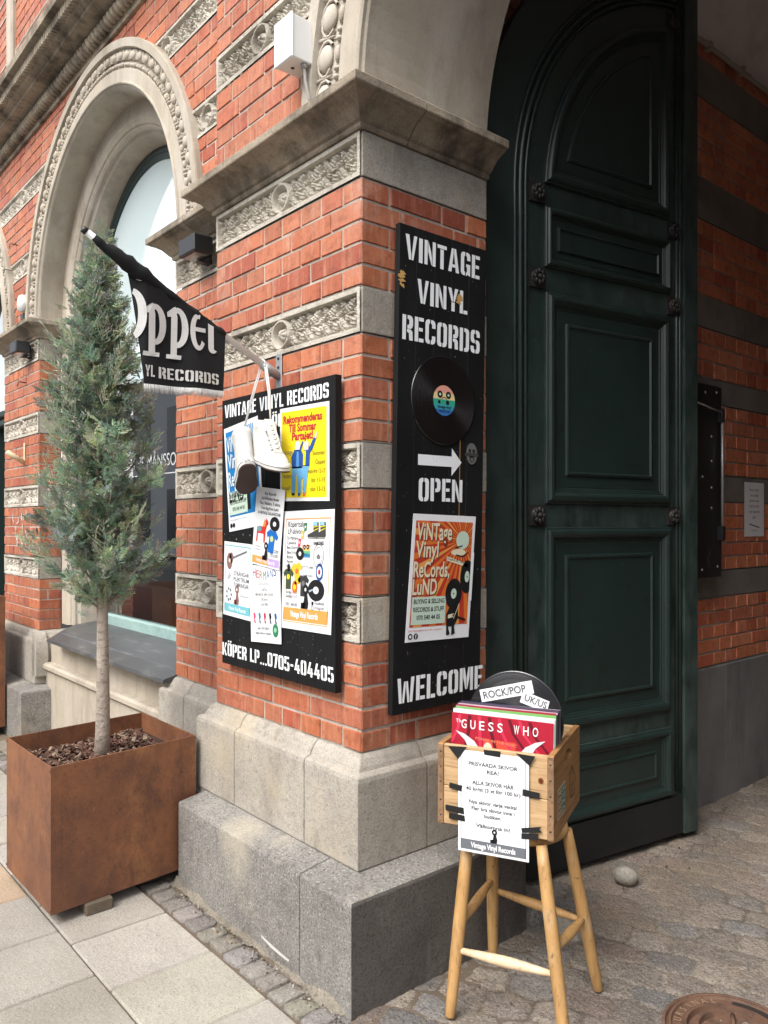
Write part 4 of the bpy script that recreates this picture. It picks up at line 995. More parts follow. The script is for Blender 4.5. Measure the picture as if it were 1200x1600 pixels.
def cypress():
    T = thing('conifer_tree', 'slim blue green conifer with feathery crown growing from the rusty planter', 'tree', (-1.14, -.41, .47))
    rnd = random.Random(12); mb = MB(); tp = []; tr = []
    for i in range(15):
        t = i / 14; tp.append((.012 * math.sin(t * 5) + .016 * t, .008 * math.cos(t * 4), t * 1.84)); tr.append(.0255 * (1 - t) ** .75 * (1.0 if i else 1.2) + .003)
    rr = [r * rnd.uniform(.95, 1.06) for r in tr]; mb.tube(tp, rr, 14)
    def axis(z): t = max(0, min(1, z / 1.95)); return Vector((.012 * math.sin(t * 5) + .016 * t, .008 * math.cos(t * 4), z))
    # crown half-width by height above the base (z=0 is 0.47 m above ground)
    prof = [(.66, .12), (.75, .20), (.87, .24), (1.0, .225), (1.2, .205), (1.4, .165), (1.54, .14), (1.68, .11), (1.80, .075), (1.90, .045), (1.98, .025)]
    def wid(z):
        for (a, b), (c, d) in zip(prof[:-1], prof[1:]):
            if a <= z <= c: return b + (d - b) * (z - a) / (c - a)
        return .02
    SV = []; SF = []; SCl = []; nb = 0
    CL = [(.33, .405, .305), (.29, .365, .275), (.38, .45, .335), (.245, .315, .24), (.41, .46, .31), (.315, .39, .30)]
    def strip(p, q, w, col):
        nonlocal nb
        d = (q - p); s = d.cross(Vector((rnd.gauss(0, 1), rnd.gauss(0, 1), rnd.gauss(0, 1))))
        if s.length < 1e-6: return
        s = s.normalized() * w; m = p + d * .55
        SV.extend([p - s * .5, p + s * .5, m + s, q, m - s]); SF.append((nb, nb + 1, nb + 2, nb + 3, nb + 4)); SCl.append(col); nb += 5
    def spray(p, d, ln, col):
        """a plume: a rib with side twigs, each with small tips, in one plane"""
        d = d.normalized(); a = d.cross(Vector((rnd.gauss(0, 1), rnd.gauss(0, 1), rnd.gauss(0, 1)))).normalized(); n = 8
        prev = p; cur = Vector(p); dd = d.copy()
        for i in range(n):
            dd = (dd + Vector((0, 0, .05)) + a * rnd.gauss(0, .06)).normalized(); nxt = cur + dd * ln / n
            strip(cur, nxt, .0017, col)
            l2 = ln * .50 * (1 - i / n * .75)
            for sg in (1, -1):
                sd = (dd * .78 + a * sg * rnd.uniform(.45, .8) + Vector((rnd.gauss(0, .12), rnd.gauss(0, .12), rnd.gauss(0, .1)))).normalized()
                e = cur + sd * l2; c2 = tuple(x * rnd.uniform(.85, 1.2) for x in col); strip(cur, e, .0017, c2)
                for k in (.35, .6, .85):
                    b0 = cur + sd * l2 * k; s3 = (sd * .8 + (dd if rnd.random() < .6 else -a * sg) * rnd.uniform(.4, .8) + Vector((rnd.gauss(0, .2), rnd.gauss(0, .2), rnd.gauss(0, .2)))).normalized()
                    strip(b0, b0 + s3 * l2 * .38, .0016, tuple(x * rnd.uniform(.9, 1.25) for x in c2))
            cur = nxt
    br = MB(); nbr = 132
    for i in range(nbr):
        z0 = .60 + 1.22 * (i / nbr) ** 1.05 + rnd.uniform(-.02, .02); ph = i * 2.39996 + rnd.uniform(-.3, .3)
        zt = z0 + rnd.uniform(.10, .26); w = wid(min(1.97, zt)) * rnd.choice((1.0, .84, .66, 1.18, .50)) * rnd.uniform(.9, 1.08)
        if rnd.random() < .10 and z0 > .9: w *= 1.3
        c = axis(z0); e = axis(zt) + Vector((math.cos(ph) * w, math.sin(ph) * w, rnd.uniform(-.03, .03)))
        mid = c.lerp(e, .5) + Vector((0, 0, -.02)); br.tube([c, mid, e], [.0055, .0035, .0014], 5)
        base = rnd.choice(CL); k = rnd.uniform(.8, 1.2)
        out_ = Vector((math.cos(ph), math.sin(ph), 0))
        for q in range(5):
            t = (1.0, .84, .66, .48, .30)[q] + rnd.uniform(-.06, .0); cp = (c.lerp(mid, t * 2) if t < .5 else mid.lerp(e, t * 2 - 1)); kk = k * rnd.uniform(.66, 1.26); cb = rnd.choice(CL)
            for j in range(6):
                p = cp + Vector((rnd.gauss(0, .014), rnd.gauss(0, .014), rnd.gauss(0, .016)))
                d = out_ * rnd.uniform(.2, .9) + Vector((rnd.gauss(0, .6), rnd.gauss(0, .6), rnd.uniform(-.15, .9)))
                spray(p, d, rnd.uniform(.034, .075), tuple(x * kk * rnd.uniform(.88, 1.14) for x in cb))
    for i in range(46):     # long stray shoots
        z0 = rnd.uniform(.75, 1.8); ph = rnd.uniform(0, 6.283); w = wid(z0) * .8; p = axis(z0) + Vector((math.cos(ph) * w, math.sin(ph) * w, 0))
        spray(p, Vector((math.cos(ph) * .9, math.sin(ph) * .9, .8)), rnd.uniform(.09, .19), (.40, .45, .32))
    for i in range(12): spray(axis(1.82) + Vector((rnd.gauss(0, .02), rnd.gauss(0, .02), rnd.uniform(0, .08))), Vector((rnd.gauss(0, .25), rnd.gauss(0, .25), 1)), rnd.uniform(.08, .15), (.40, .45, .32))
    mb.build('trunk', TRUNK, T); br.build('branches', TRUNK, T)
    me = bpy.data.meshes.new('crown'); me.from_pydata([tuple(v) for v in SV], [], SF)
    at = me.color_attributes.new('Col', 'FLOAT_COLOR', 'CORNER'); at.data.foreach_set('color', [x for c in SCl for _ in range(5) for x in (c[0], c[1], c[2], 1)])
    m, t, b = newmat('conifer_needles'); L(t, attr(t), b.inputs['Base Color']); b.inputs['Roughness'].default_value = .55; b.inputs['Specular IOR Level'].default_value = .3
    tl = t.nodes.new('ShaderNodeBsdfTranslucent'); L(t, attr(t), tl.inputs[0]); ms_ = t.nodes.new('ShaderNodeMixShader'); ms_.inputs[0].default_value = .32
    L(t, b.outputs[0], ms_.inputs[1]); L(t, tl.outputs[0], ms_.inputs[2]); L(t, ms_.outputs[0], t.nodes['Material Output'].inputs[0])
    obj('crown', me, m, T); return T
cypress()
# ================================================================== PAINTED SIGN BOARDS
def plank_sign(name, label, F, x0, x1, y0, y1, th, n, seed):
    """F: Flat on the front plane; planks run vertically with raw wood showing in the gaps"""
    t = thing(name, label, 'shop sign', group=None); rnd = random.Random(seed); mb = MB(); bk = MB()
    ws = [rnd.uniform(.8, 1.2) for _ in range(n)]; s = sum(ws); u = x0
    P = lambda a, b, h: tuple(F.O + F.U * a + F.V * b + F.N * h)
    for w in ws:
        e = u + w / s * (x1 - x0); g = rnd.choice((.0006, .0008, .0014)); d = rnd.uniform(-.0006, .0)
        a, b = u + (g if u > x0 else 0), e - (g if e < x1 - .001 else 0); c = .0012
        ring = [(a, y0), (b, y0), (b, y1), (a, y1)]; rin = [(a + c, y0 + c), (b - c, y0 + c), (b - c, y1 - c), (a + c, y1 - c)]
        V = [P(p, q, -th) for p, q in ring] + [P(p, q, d - c) for p, q in ring] + [P(p, q, d) for p, q in rin]
        mb.add(V, [(i, (i + 1) % 4, 4 + (i + 1) % 4, 4 + i) for i in range(4)] + [(4 + i, 4 + (i + 1) % 4, 8 + (i + 1) % 4, 8 + i) for i in range(4)] + [(8, 9, 10, 11)]); u = e
    mb.build('plank', BLACKW, t)
    bk.add([P(a, b, h) for h in (-th - .001, -.004) for a, b in _r(x0 + .004, x1 - .004, y0 + .004, y1 - .004)], [(0, 3, 2, 1), (4, 5, 6, 7), (0, 1, 5, 4), (1, 2, 6, 5), (2, 3, 7, 6), (3, 0, 4, 7)]); bk.build('backing', RAWW, t)
    for k in range(4): pass
    return t
FL_ = Flat((0, -.040, 0), (1, 0, 0), (0, 0, 1), (0, -1, 0), .0006)
LS = plank_sign('plank_sign', 'wide black plank sign lettered KÖPER LP on the front wall, covered with paper posters', FL_, -.831, -.084, .874, 1.911, .026, 7, 1)
FL_.stencil('VINTAGE VINYL RECORDS', -.808, 1.840, .050, .69, WHITEP)
FL_.stencil('ÖP', -.462, 1.772, .046, .075, WHITEP); FL_.stencil('ON', -.476, 1.690, .050, .085, WHITEP)
FL_.stencil('KÖPER LP...0705-404405', -.826, .907, .050, .735, WHITEP)
rnd = random.Random(4)
def chips(F, x0, x1, y0, y1, n, m, rnd, s=.004):
    for i in range(n):
        x, y = rnd.uniform(x0, x1), rnd.uniform(y0, y1); r = s * rnd.uniform(.2, 1) ; F.poly([(x + r * rnd.uniform(.4, 1) * math.cos(a), y + 1.6 * r * rnd.uniform(.4, 1) * math.sin(a)) for a in (0, 1.1, 2.1, 3.2, 4.3, 5.3)], m, 'paint_chips', 1)
greyc = plain('scuffed_paint', (.22, .22, .22, 1), .8)
chips(FL_, -.82, -.60, 1.362, 1.385, 10, greyc, rnd); chips(FL_, -.80, -.10, .965, 1.05, 40, greyc, rnd, .0025)
FL_.build(LS)
TL = R(1.25)
FR_ = Flat((.042, 0, 0), (0, math.cos(TL), -math.sin(TL) * .0), (0, math.sin(TL), math.cos(TL)), (1, 0, 0), .0006)
def RV(y, z): return (y - z * math.tan(TL), z / math.cos(TL))      # world (y,z) -> sheared board coordinates
c0 = RV(.095, .805)[0]
RS = plank_sign('plank_sign', 'tall narrow black plank sign with white arrow and OPEN, beside the green gate', FR_, c0, c0 + .415, .803, 2.410, .022, 5, 3)
def rst(s, y0, y1, z0, z1, rise=0): u, v = RV(y0, z0); FR_.stencil(s, u, v, z1 - z0, (y1 - y0), WHITEP, rise=rise)
rst('VINTAGE', .152, .508, 2.296, 2.378); rst('VINYL', .205, .445, 2.160, 2.240); rst('RECORDS', .138, .508, 2.030, 2.112); rst('OPEN', .211, .419, 1.500, 1.578)
rst('WELCOME', .116, .522, .838, .920)
u, v = RV(.209, 1.640); FR_.rect(u, u + .158, v - .019, v + .017, WHITEP, 'arrow'); FR_.poly([(u + .158, v - .050), (u + .207, v - .002), (u + .158, v + .046)], WHITEP, 'arrow')
def blot(F, cx, cy, sx, sy, m, rnd, n=12, part='bare_patch', layer=2):
    for i in range(n):
        y = cy + rnd.uniform(-1, 1) * sy; l = sx * rnd.uniform(.3, 1) * (1 - abs(y - cy) / sy * .6); x = cx + rnd.uniform(-.4, .4) * sx
        F.poly([(x - l, y), (x - l * .3, y - sy * .25), (x + l, y - sy * .05), (x + l * .2, y + sy * .25)], m, part, layer + i * .05)
rawp = plain('raw_patch', (.55, .32, .10, 1), .8)
u, v = RV(.140, 2.225); blot(FR_, u - .004, v, .024, .026, rawp, rnd, 16); u, v = RV(.405, 2.208); blot(FR_, u, v, .020, .016, rawp, rnd, 14)
chips(FR_, c0 + .01, c0 + .40, .82, 2.4, 130, greyc, rnd, .0022)
u, v = RV(.405, 1.60); FR_.poly([(u, v - .40), (u + .003, v - .40), (u + .004, v + .12), (u, v + .12)], RAWW, 'bare_gap', .5)
FR_.build(RS)
stk = Flat((.0435, 0, 0), (0, 1, 0), (0, 0, 1), (1, 0, 0), .0006); gs = plain('sticker_grey', (.13, .13, .13, 1), .6); gs2 = plain('sticker_dark', (.015, .015, .015, 1), .6)
stk.disc(.466, 1.672, .028, gs, 'print', 1, .038); stk.disc(.456, 1.682, .007, gs2, 'print', 2); stk.disc(.476, 1.682, .007, gs2, 'print', 2); stk.disc(.466, 1.655, .012, gs2, 'print', 2, .012); stk.disc(.466, 1.652, .007, gs, 'print', 3, .006)
stk.rect(.430, .502, 1.662, 1.674, gs2, 'print', 2); stk.text('CHANGE', .432, 1.664, .008, gs, 'lettering', 3, w=.066)
st_ = thing('round_sticker', 'small grey face sticker stuck to the right of the painted arrow', 'sticker'); stk.build(st_)
# ------------------------------------------------------------------ posters
PAPER = ink(244, 245, 247, .86); K_ = ink(28, 28, 30); BLUE = ink(24, 128, 196); YEL = ink(246, 222, 30); RED = ink(190, 40, 50)
ORG = ink(238, 164, 84); TUR = ink(120, 196, 208); MINT = ink(205, 226, 208); DRED = ink(196, 62, 44); ORA = ink(226, 120, 52); CREAM = ink(236, 226, 196); GREYI = ink(120, 120, 124)
LBL = ink(110, 178, 226); NAVY = ink(34, 84, 160); SKIN = ink(238, 214, 190); GRN = ink(48, 132, 92); PINK = ink(214, 74, 116); LIL = ink(196, 168, 222); BRN = ink(150, 110, 104); SCAR = ink(222, 54, 44)
def sheet(label, corners, plane, name='paper_poster', lift=0.0):
    """corners BL, BR, TL in the plane coordinates of Flat `plane`"""
    bl, br, tl = corners; O = plane.O + plane.U * bl[0] + plane.V * bl[1] + plane.N * (.002 + lift)
    U = plane.U * (br[0] - bl[0]) + plane.V * (br[1] - bl[1]); V = plane.U * (tl[0] - bl[0]) + plane.V * (tl[1] - bl[1])
    w, h = U.length, V.length; F = Flat(O, U, V, plane.N, .0008); t = thing(name, label, 'poster', group=None); mb = MB()
    N = plane.N; n = 8; vs = []; u_, v_ = U / w, V / h
    for i in range(n + 1):
        for k in (0, 1): vs += [tuple(O + u_ * (w * i / n) + v_ * (h * k) + N * (.0006 if q else -.0004)) for q in (0, 1)]
    f = []
    for i in range(n):
        a = i * 4; b = a + 4; f += [(a + 1, b + 1, b + 3, a + 3), (a, a + 2, b + 2, b), (a, b, b + 1, a + 1), (a + 2, a + 3, b + 3, b + 2)]
    f += [(0, 1, 3, 2), (n * 4, n * 4 + 2, n * 4 + 3, n * 4 + 1)]
    mb.add(vs, f); mb.build('sheet', PAPER, t); F.w, F.h = w, h
    return t, F
def funky(F, words, m, shadow=None, lay=4):
    for s, x, y, h, w in words:
        if shadow: F.text(s, x + .004, y - .004, h, shadow, 'lettering', lay - 1, w=w, bold=.022)
        F.text(s, x, y, h, m, 'lettering', lay, w=w, bold=.02)
def rays(F, x0, x1, y0, y1, cx, cy, m, n, layer, rmax=1.0):
    import itertools
    def clip(poly):
        for ax, val, sg in ((0, x0, 1), (0, x1, -1), (1, y0, 1), (1, y1, -1)):
            out = []
            for i in range(len(poly)):
                p, q = poly[i], poly[(i + 1) % len(poly)]; dp, dq = (p[ax] - val) * sg, (q[ax] - val) * sg
                if dp >= 0: out.append(p)
                if dp * dq < 0: t = dp / (dp - dq); out.append((p[0] + (q[0] - p[0]) * t, p[1] + (q[1] - p[1]) * t))
            poly = out
            if len(poly) < 3: return None
        return poly
    for i in range(n):
        a = 2 * math.pi * (i + .1) / n; b = 2 * math.pi * (i + .6) / n
        p = clip([(cx, cy), (cx + rmax * math.cos(a), cy + rmax * math.sin(a)), (cx + rmax * math.cos(b), cy + rmax * math.sin(b))])
        if p: F.poly(p, m if not isinstance(m, list) else m[i % len(m)], 'print', layer)
def record(F, cx, cy, r, ry=None, lay=4, hole=PAPER, m=None):
    ry = ry or r; F.disc(cx, cy, r, m or K_, 'print', lay, ry); F.disc(cx, cy, r * .34, hole, 'print', lay + 1, ry * .34); F.disc(cx, cy, r * .06, K_, 'print', lay + 2, ry * .06)
def record_man(F, x, y, s, m=None, lay=6):
    """the shop's mark: a figure with a record for a head"""
    m = m or K_; record(F, x, y + .80 * s, .20 * s, .22 * s, lay, PAPER, m)
    F.poly([(x - .06 * s, y + .60 * s), (x + .12 * s, y + .60 * s), (x + .22 * s, y + .25 * s), (x + .16 * s, y + .0), (x - .2 * s, y + .0), (x - .12 * s, y + .3 * s)], m, 'print', lay)
    F.poly([(x - .32 * s, y), (x - .02 * s, y), (x - .02 * s, y + .26 * s), (x - .32 * s, y + .24 * s)], m, 'print', lay)
def tee(F, x, y, s, m, m2=None, lay=4, rot=0):
    P = [(-.22, -.5), (.22, -.5), (.22, .18), (.36, .10), (.46, .28), (.2, .5), (.08, .44), (-.08, .44), (-.2, .5), (-.46, .28), (-.36, .10), (-.22, .18)]
    c, q = math.cos(R(rot)), math.sin(R(rot)); F.poly([(x + s * (a * c - b * q), y + s * (a * q + b * c)) for a, b in P], m, 'print', lay)
    if m2: F.disc(x, y + .1 * s, .13 * s, m2, 'print', lay + 1)
def vine(F, words_m, sh): pass
# tall red-orange poster on the right sign
t, F = sheet('red and orange sunburst poster on the tall sign below the word OPEN', (RV(.149, 1.035), RV(.449, 1.026), RV(.187, 1.459)), FR_)
w, h = F.w, F.h; F.rect(.014, w - .014, .048, h - .022, DRED, layer=1); rays(F, .014, w - .014, .048, h - .022, w * .80, h * .80, [ORA, ORG, ORA], 34, 2)
F.disc(w * .80, h * .80, .032, MINT, 'print', 3); F.disc(w * .74, h * .70, .036, CREAM, 'print', 4, .012); F.line([(w * .68, h * .735), (w * .80, h * .755)], .004, K_, layer=5); F.line([(w * .70, h * .68), (w * .82, h * .665), (w * .9, h * .70)], .004, K_, layer=5)
funky(F, [('ViNTage', .020, h * .800, .055, .165), ('Vinyl', .020, h * .662, .052, .105), ('ReCords,', .016, h * .505, .050, .168), ('LuND', .016, h * .368, .050, .112)], CREAM, ink(120, 60, 40))
F.poly([(w * .55, h * .635), (w * .91, h * .575), (w * .915, h * .605), (w * .555, h * .668)], CREAM, layer=5); F.text('Fredrik BC Books', w * .565, h * .640, .008, K_, layer=6, w=.098, rot=-9)
F.rect(.018, w * .585, .056, .148, MINT, layer=4)
for i, s in enumerate(('BUYING & SELLING', 'RECORDS & STUFF', '070 540 44 05')): F.text(s, (.018 + w * .585) / 2, .126 - i * .027, .0145, K_, layer=5, align='C', w=.142 if i < 2 else .108, bold=.02)
record(F, w * .905, h * .50, .034, .058, 5, MINT); F.rect(w - .0139, w, h * .3, h * .7, PAPER, layer=7.5)
record(F, w * .70, h * .365, .040, .052, 6, MINT)
F.poly([(w * .66, h * .27), (w * .78, h * .27), (w * .80, h * .17), (w * .74, h * .10), (w * .76, .018), (w * .70, .012), (w * .70, h * .10), (w * .64, h * .10), (w * .68, .016), (w * .62, .012), (w * .61, h * .12), (w * .60, h * .20)], K_, layer=5)
F.poly([(w * .63, h * .165), (w * .72, h * .175), (w * .72, h * .205), (w * .63, h * .195)], CREAM, layer=6); F.line([(w * .70, h * .19), (w * .92, h * .145)], .007, K_, layer=6); F.line([(w * .80, h * .28), (w * .72, h * .16)], .0025, CREAM, layer=7)
F.text('Lilla Fiskaregatan & in the courtyard', .010, .034, .006, DRED, layer=4, w=.155); F.disc(.020, .018, .010, K_, layer=4); F.disc(.020, .018, .005, PAPER, layer=5); F.disc(.045, .018, .010, K_, layer=4); F.text('f', .042, .011, .013, PAPER, layer=5, bold=.02)
F.build(t)
# posters on the wide sign
t, F = sheet('blue sunburst poster at the upper left of the wide sign behind the hanging shoes', ((-.768, 1.392), (-.515, 1.421), (-.812, 1.796)), FL_)
w, h = F.w, F.h; F.rect(.012, w - .014, .055, h - .018, BLUE, layer=1); rays(F, .012, w - .014, .055, h - .018, w * .82, h * .78, ink(214, 232, 244), 34, 2, .105)
funky(F, [('ViNTaGe', .018, h * .76, .058, .150), ('VinyL', .020, h * .60, .054, .105), ('ReCords', .018, h * .43, .054, .150), ('LuND', .018, h * .275, .060, .110)], ink(222, 236, 244), ink(18, 92, 150))
F.rect(.016, .150, .062, .150, MINT, layer=4); F.rect(.150, .172, .07, .158, K_, layer=3)
for i, s in enumerate(('BUYING & SELLING', 'RECORDS & STUFF', '070 540 44 05')): F.text(s, .083, .128 - i * .026, .0135, K_, layer=5, align='C', w=.122 if i < 2 else .09, bold=.02)
F.text('Lilla Fiskaregatan & in the courtyard', .012, .040, .006, GREYI, layer=4, w=.13); F.disc(.020, .022, .009, K_, layer=4); F.disc(.040, .022, .009, K_, layer=4); F.build(t)
t, F = sheet('yellow summer poster with two dancing people in blue denim on the wide sign', ((-.406, 1.505), (-.112, 1.500), (-.407, 1.832)), FL_)
w, h = F.w, F.h; F.rect(.012, w - .014, .012, h - .014, YEL, layer=1)
for s, x, y, ww in (('Rekommenderas', .024, h * .83, .232), ('Till Sommar', .058, h * .735, .165), ('Partajet!', .078, h * .645, .125)):
    F.text(s, x, y, .026, ink(150, 24, 40), layer=3, w=ww, bold=.034); F.text(s, x, y, .026, ink(206, 36, 62), layer=4, w=ww, bold=.016)
def fig(pts, m, lay=4): F.poly([(.07 + a * .145, .028 + b * .146) for a, b in pts], m, 'print', lay)
fig([(.02, 0), (.17, 0), (.24, .5), (.3, .0), (.43, 0), (.44, .5), (.45, .62), (.06, .62)], LBL); fig([(.05, .58), (.5, .58), (.52, .9), (.42, 1.02), (.16, 1.02), (.02, .86)], NAVY); fig([(.18, 1.0), (.4, 1.0), (.4, 1.18), (.3, 1.24), (.2, 1.18)], ink(228, 232, 230)); fig([(.22, .62), (.36, .62), (.34, .98), (.26, .98)], ink(90, 150, 214), 5)
fig([(.5, 0), (.62, 0), (.70, .42), (.78, .64), (.52, .64), (.38, .36), (.3, .3), (.36, .24), (.52, .36)], LBL, 5); fig([(.52, .62), (.78, .62), (.80, .92), (.9, 1.0), (1.06, 1.26), (.98, 1.30), (.80, 1.08), (.56, 1.0)], NAVY, 5); fig([(.98, 1.26), (1.06, 1.24), (1.12, 1.40), (1.04, 1.38)], SKIN, 6)
fig([(.52, .64), (.62, .64), (.64, .98), (.56, .98)], YEL, 6); fig([(.54, 1.0), (.74, 1.0), (.76, 1.16), (.66, 1.22), (.54, 1.16)], ink(240, 226, 200), 6); fig([(.42, .98), (.54, 1.18), (.5, 1.22), (.38, 1.05)], NAVY, 5)
fig([(.03, -.06), (.16, -.06), (.17, 0), (.04, 0)], K_); fig([(.3, -.08), (.38, -.08), (.42, 0), (.3, 0)], NAVY); fig([(.5, -.08), (.6, -.08), (.62, 0), (.51, 0)], ORA)
for i, s in enumerate(('vintage', 'vinyl', 'records', 'Lund')): F.text(s, .020, h * (.50 - i * .128), .015, GREYI, layer=3)
for i, s in enumerate(('Sommar', 'Öppet', 'mån-fre 12-17', 'lör 11-15', 'sön 13-15')): F.text(s, w - .022, h * (.47 - i * .092), .0145, ink(74, 70, 30), layer=3, align='R', w=None if i != 2 else .098)
F.build(t)
t, F = sheet('white guitar strings poster with turquoise border at the lower left of the wide sign', ((-.817, 1.068), (-.603, 1.058), (-.807, 1.356)), FL_)
w, h = F.w, F.h
for r in ((.010, w - .012, h - .016, h - .012), (.010, .013, .02, h - .012), (w - .015, w - .012, .02, h - .012)): F.rect(*r, TUR, layer=1)
F.rect(.010, w - .012, .016, .048, TUR, layer=1); F.text('Vintage Vinyl Records', w / 2, .024, .015, PAPER, layer=2, align='C', w=.13, bold=.02)
F.disc(.044, h * .74, .021, BRN, layer=2, ry=.032); F.disc(.058, h * .79, .015, BRN, layer=2, ry=.020); F.line([(.06, h * .78), (w - .04, h * .90)], .007, GREYI, layer=3); F.disc(.046, h * .75, .008, CREAM, layer=4)
for i, s in enumerate(('STRÄNGAR', 'PLEKTRUM', 'TUMRINGAR')): F.text(s, w - .022, h * (.56 - i * .075), .0155, GREYI, layer=2, align='R', w=.115, bold=.012)
for a in range(7): F.disc(.044 + .018 * math.cos(a * .9), h * .29 + .022 * math.sin(a * .9), .006, GREYI, layer=2)
F.line([(.03, h * .5), (.05, h * .58)], .003, GREYI, layer=2); F.line([(.038, h * .49), (.058, h * .56)], .003, GREYI, layer=2)
record_man(F, .105, .050, .072, BRN, 3); F.text('Välkommen in!', w - .024, h * .29, .007, GREYI, layer=2, align='R'); F.build(t)
t, F = sheet('narrow white poster with a red wooden horse and blue shirt on the wide sign', ((-.589, 1.278), (-.400, 1.259), (-.550, 1.562)), FL_, lift=.0085)
w, h = F.w, F.h
for i, s in enumerate(('Buy Records', 'Sci-Fi/Fantasy Books', 'Pins, Stickers, T-shirts', 'Tote Bag from Lund', '& VINTAGE DALAHÄSTAR!')): F.text(s, w * .52, h * (.91 - i * .062), .0105, K_, layer=2, align='C', w=(.075, .115, .135, .115, .15)[i], bold=.01)
hs_ = [(.1, 0), (.2, 0), (.22, .4), (.66, .4), (.7, 0), (.8, 0), (.82, .55), (.9, .8), (1.0, .86), (.98, .98), (.88, 1.08), (.84, 1.16), (.8, 1.05), (.66, .9), (.58, .72), (.3, .74), (.12, .68)]
F.poly([(.014 + a * .085, h * .30 + b * .080) for a, b in hs_], SCAR, layer=2); F.disc(.042, h * .30 + .048, .014, ink(110, 170, 180), layer=3, ry=.010); F.poly([(.062, h * .30 + .06), (.074, h * .30 + .088), (.083, h * .30 + .075), (.078, h * .30 + .058)], ORG, layer=3)
record(F, w * .74, h * .56, .032, .026, 3); tee(F, w * .68, h * .34, .085, ink(30, 112, 196), ink(210, 220, 150), 4, -6); record_man(F, w * .5, h * .085, .065, K_, 5)
F.text('WELCOME', w - .012, h * .20, .0115, K_, layer=3, align='R', w=.055); F.text('TO LUND!', w - .012, h * .145, .0115, K_, layer=3, align='R', w=.055)
F.rect(.004, w * .6, .006, .034, ORG, layer=1); F.rect(w * .6, w - .004, .006, .034, LIL, layer=1); F.text('Vintage Vinyl Records', w / 2, .013, .014, PAPER, layer=3, align='C', w=.13, bold=.02); F.text('Facebook', .022, h * .235, .006, GREYI, layer=2); F.text('Instagram', .022, h * .195, .006, GREYI, layer=2); F.build(t)
t, F = sheet('white sheet headed by rainbow coloured capitals at the bottom middle of the wide sign', ((-.597, .985), (-.392, .998), (-.606, 1.270)), FL_, lift=.0045)
w, h = F.w, F.h
for i, (ch, c) in enumerate(zip('HERMANS', ((206, 60, 110), (190, 90, 90), (170, 130, 90), (110, 150, 130), (90, 140, 170), (80, 110, 170), (60, 80, 140)))): F.text(ch, .022 + i * .0235, h * (.795 + .018 * abs(i - 3)), .034 - .003 * abs(i - 3) + .006 * (abs(i - 3) > 2), ink(*c), layer=2, w=.019)
F.text('A M A Z I N G', w * .48, h * .735, .008, GREYI, layer=2, align='C', w=.07)
for i, (s, ww) in enumerate((('JUST IN', .034), ('NEW BATCH, NEW COLORS!', .125), ('150 kr/st', .046), ('2 st för 250 kr', .056))): F.text(s, w * .48, h * (.66 - i * .062), .0095, K_, layer=2, align='C', w=ww)
for i, c in enumerate((PINK, ink(40, 130, 160), ink(196, 50, 80), K_, NAVY)):
    x = .020 + i * .036; F.poly([(x, h * .37), (x + .012, h * .385), (x + .017, h * .33), (x + .010, h * .29), (x + .018, h * .255), (x + .006, h * .25), (x + .004, h * .30)], c, layer=2); F.disc(x + .014, h * .255, .0035, GREYI, layer=3)
F.disc(w * .83, h * .165, .019, GRN, layer=3, ry=.024); F.disc(w * .83, h * .17, .009, ink(150, 200, 170), layer=4); F.text('also ON SALE:', w * .44, h * .165, .011, K_, layer=2, align='C', w=.085); F.text('regnrockskort datum', w * .42, h * .105, .010, K_, layer=2, align='C', w=.105); F.build(t)
t, F = sheet('large white poster with orange border about LP records, boots and shirts at the lower right', ((-.401, 1.057), (-.104, 1.062), (-.380, 1.468)), FL_)
w, h = F.w, F.h
for r in ((.018, w - .020, h - .030, h - .026), (w - .023, w - .020, .03, h - .026), (.014, .017, .03, h - .026)): F.rect(*r, ORG, layer=1)
F.rect(.014, w - .020, .030, .075, ORG, layer=1); F.rect(.014, w - .020, .024, .027, ORG, layer=1); F.text('Vintage Vinyl Records', w * .47, .044, .020, PAPER, layer=3, align='C', w=.165, bold=.03)
F.text('Köper/säljer', .030, h * .865, .0195, K_, layer=2, w=.115); F.text('LP-skivor', .030, h * .805, .0195, K_, layer=2, w=.085)
for i, (s, ww) in enumerate((('Dr Martens', .066), ('Converse', .056), ('Ben Sherman...', .09), ('Band tröjor', .07), ('Böcker', .042), ('Merch...', .048), ('Pins, stickers, posters mm.', .165))): F.text(s, .026, h * (.758 - i * .040), .0115, K_, layer=2, w=ww)
BO = ink(70, 70, 70)
for dx, k in ((0, 1), (.040, 1.1)):
    F.poly([(.150 + dx, h * .80), (.150 + dx, h * .775), (.19 + dx, h * .765), (.214 + dx, h * .785), (.212 + dx, h * .90), (.180 + dx, h * .90), (.184 + dx, h * .825)], BO, layer=3 + k); F.line([(.184 + dx, h * .83), (.212 + dx, h * .85)], .003, YEL, layer=5.5); F.line([(.182 + dx, h * .86), (.212 + dx, h * .87)], .003, YEL, layer=5.5); F.line([(.152 + dx, h * .775), (.212 + dx, h * .77)], .004, ink(170, 170, 160), layer=5.5)
F.rect(.182, .206, h * .872, h * .905, ink(150, 200, 230), layer=6.5); F.rect(.224, .246, h * .872, h * .905, ink(150, 200, 230), layer=6.5)
for x, y, c in ((.128, .865, GRN), (.112, .80, ink(220, 190, 90)), (.094, .735, PINK)): F.poly([(x, h * y - .016), (x + .014, h * y - .014), (x + .018, h * y + .012), (x + .002, h * y + .014)], c, layer=3); F.rect(x + .004, x + .012, h * y - .004, h * y + .003, CREAM, layer=4)
for i, c in enumerate((ink(238, 150, 110), ink(246, 210, 120), ink(110, 190, 150), ink(70, 150, 210))): F.rect(.120, .168, h * (.690 - .026 * i), h * (.716 - .026 * i), c, layer=3)
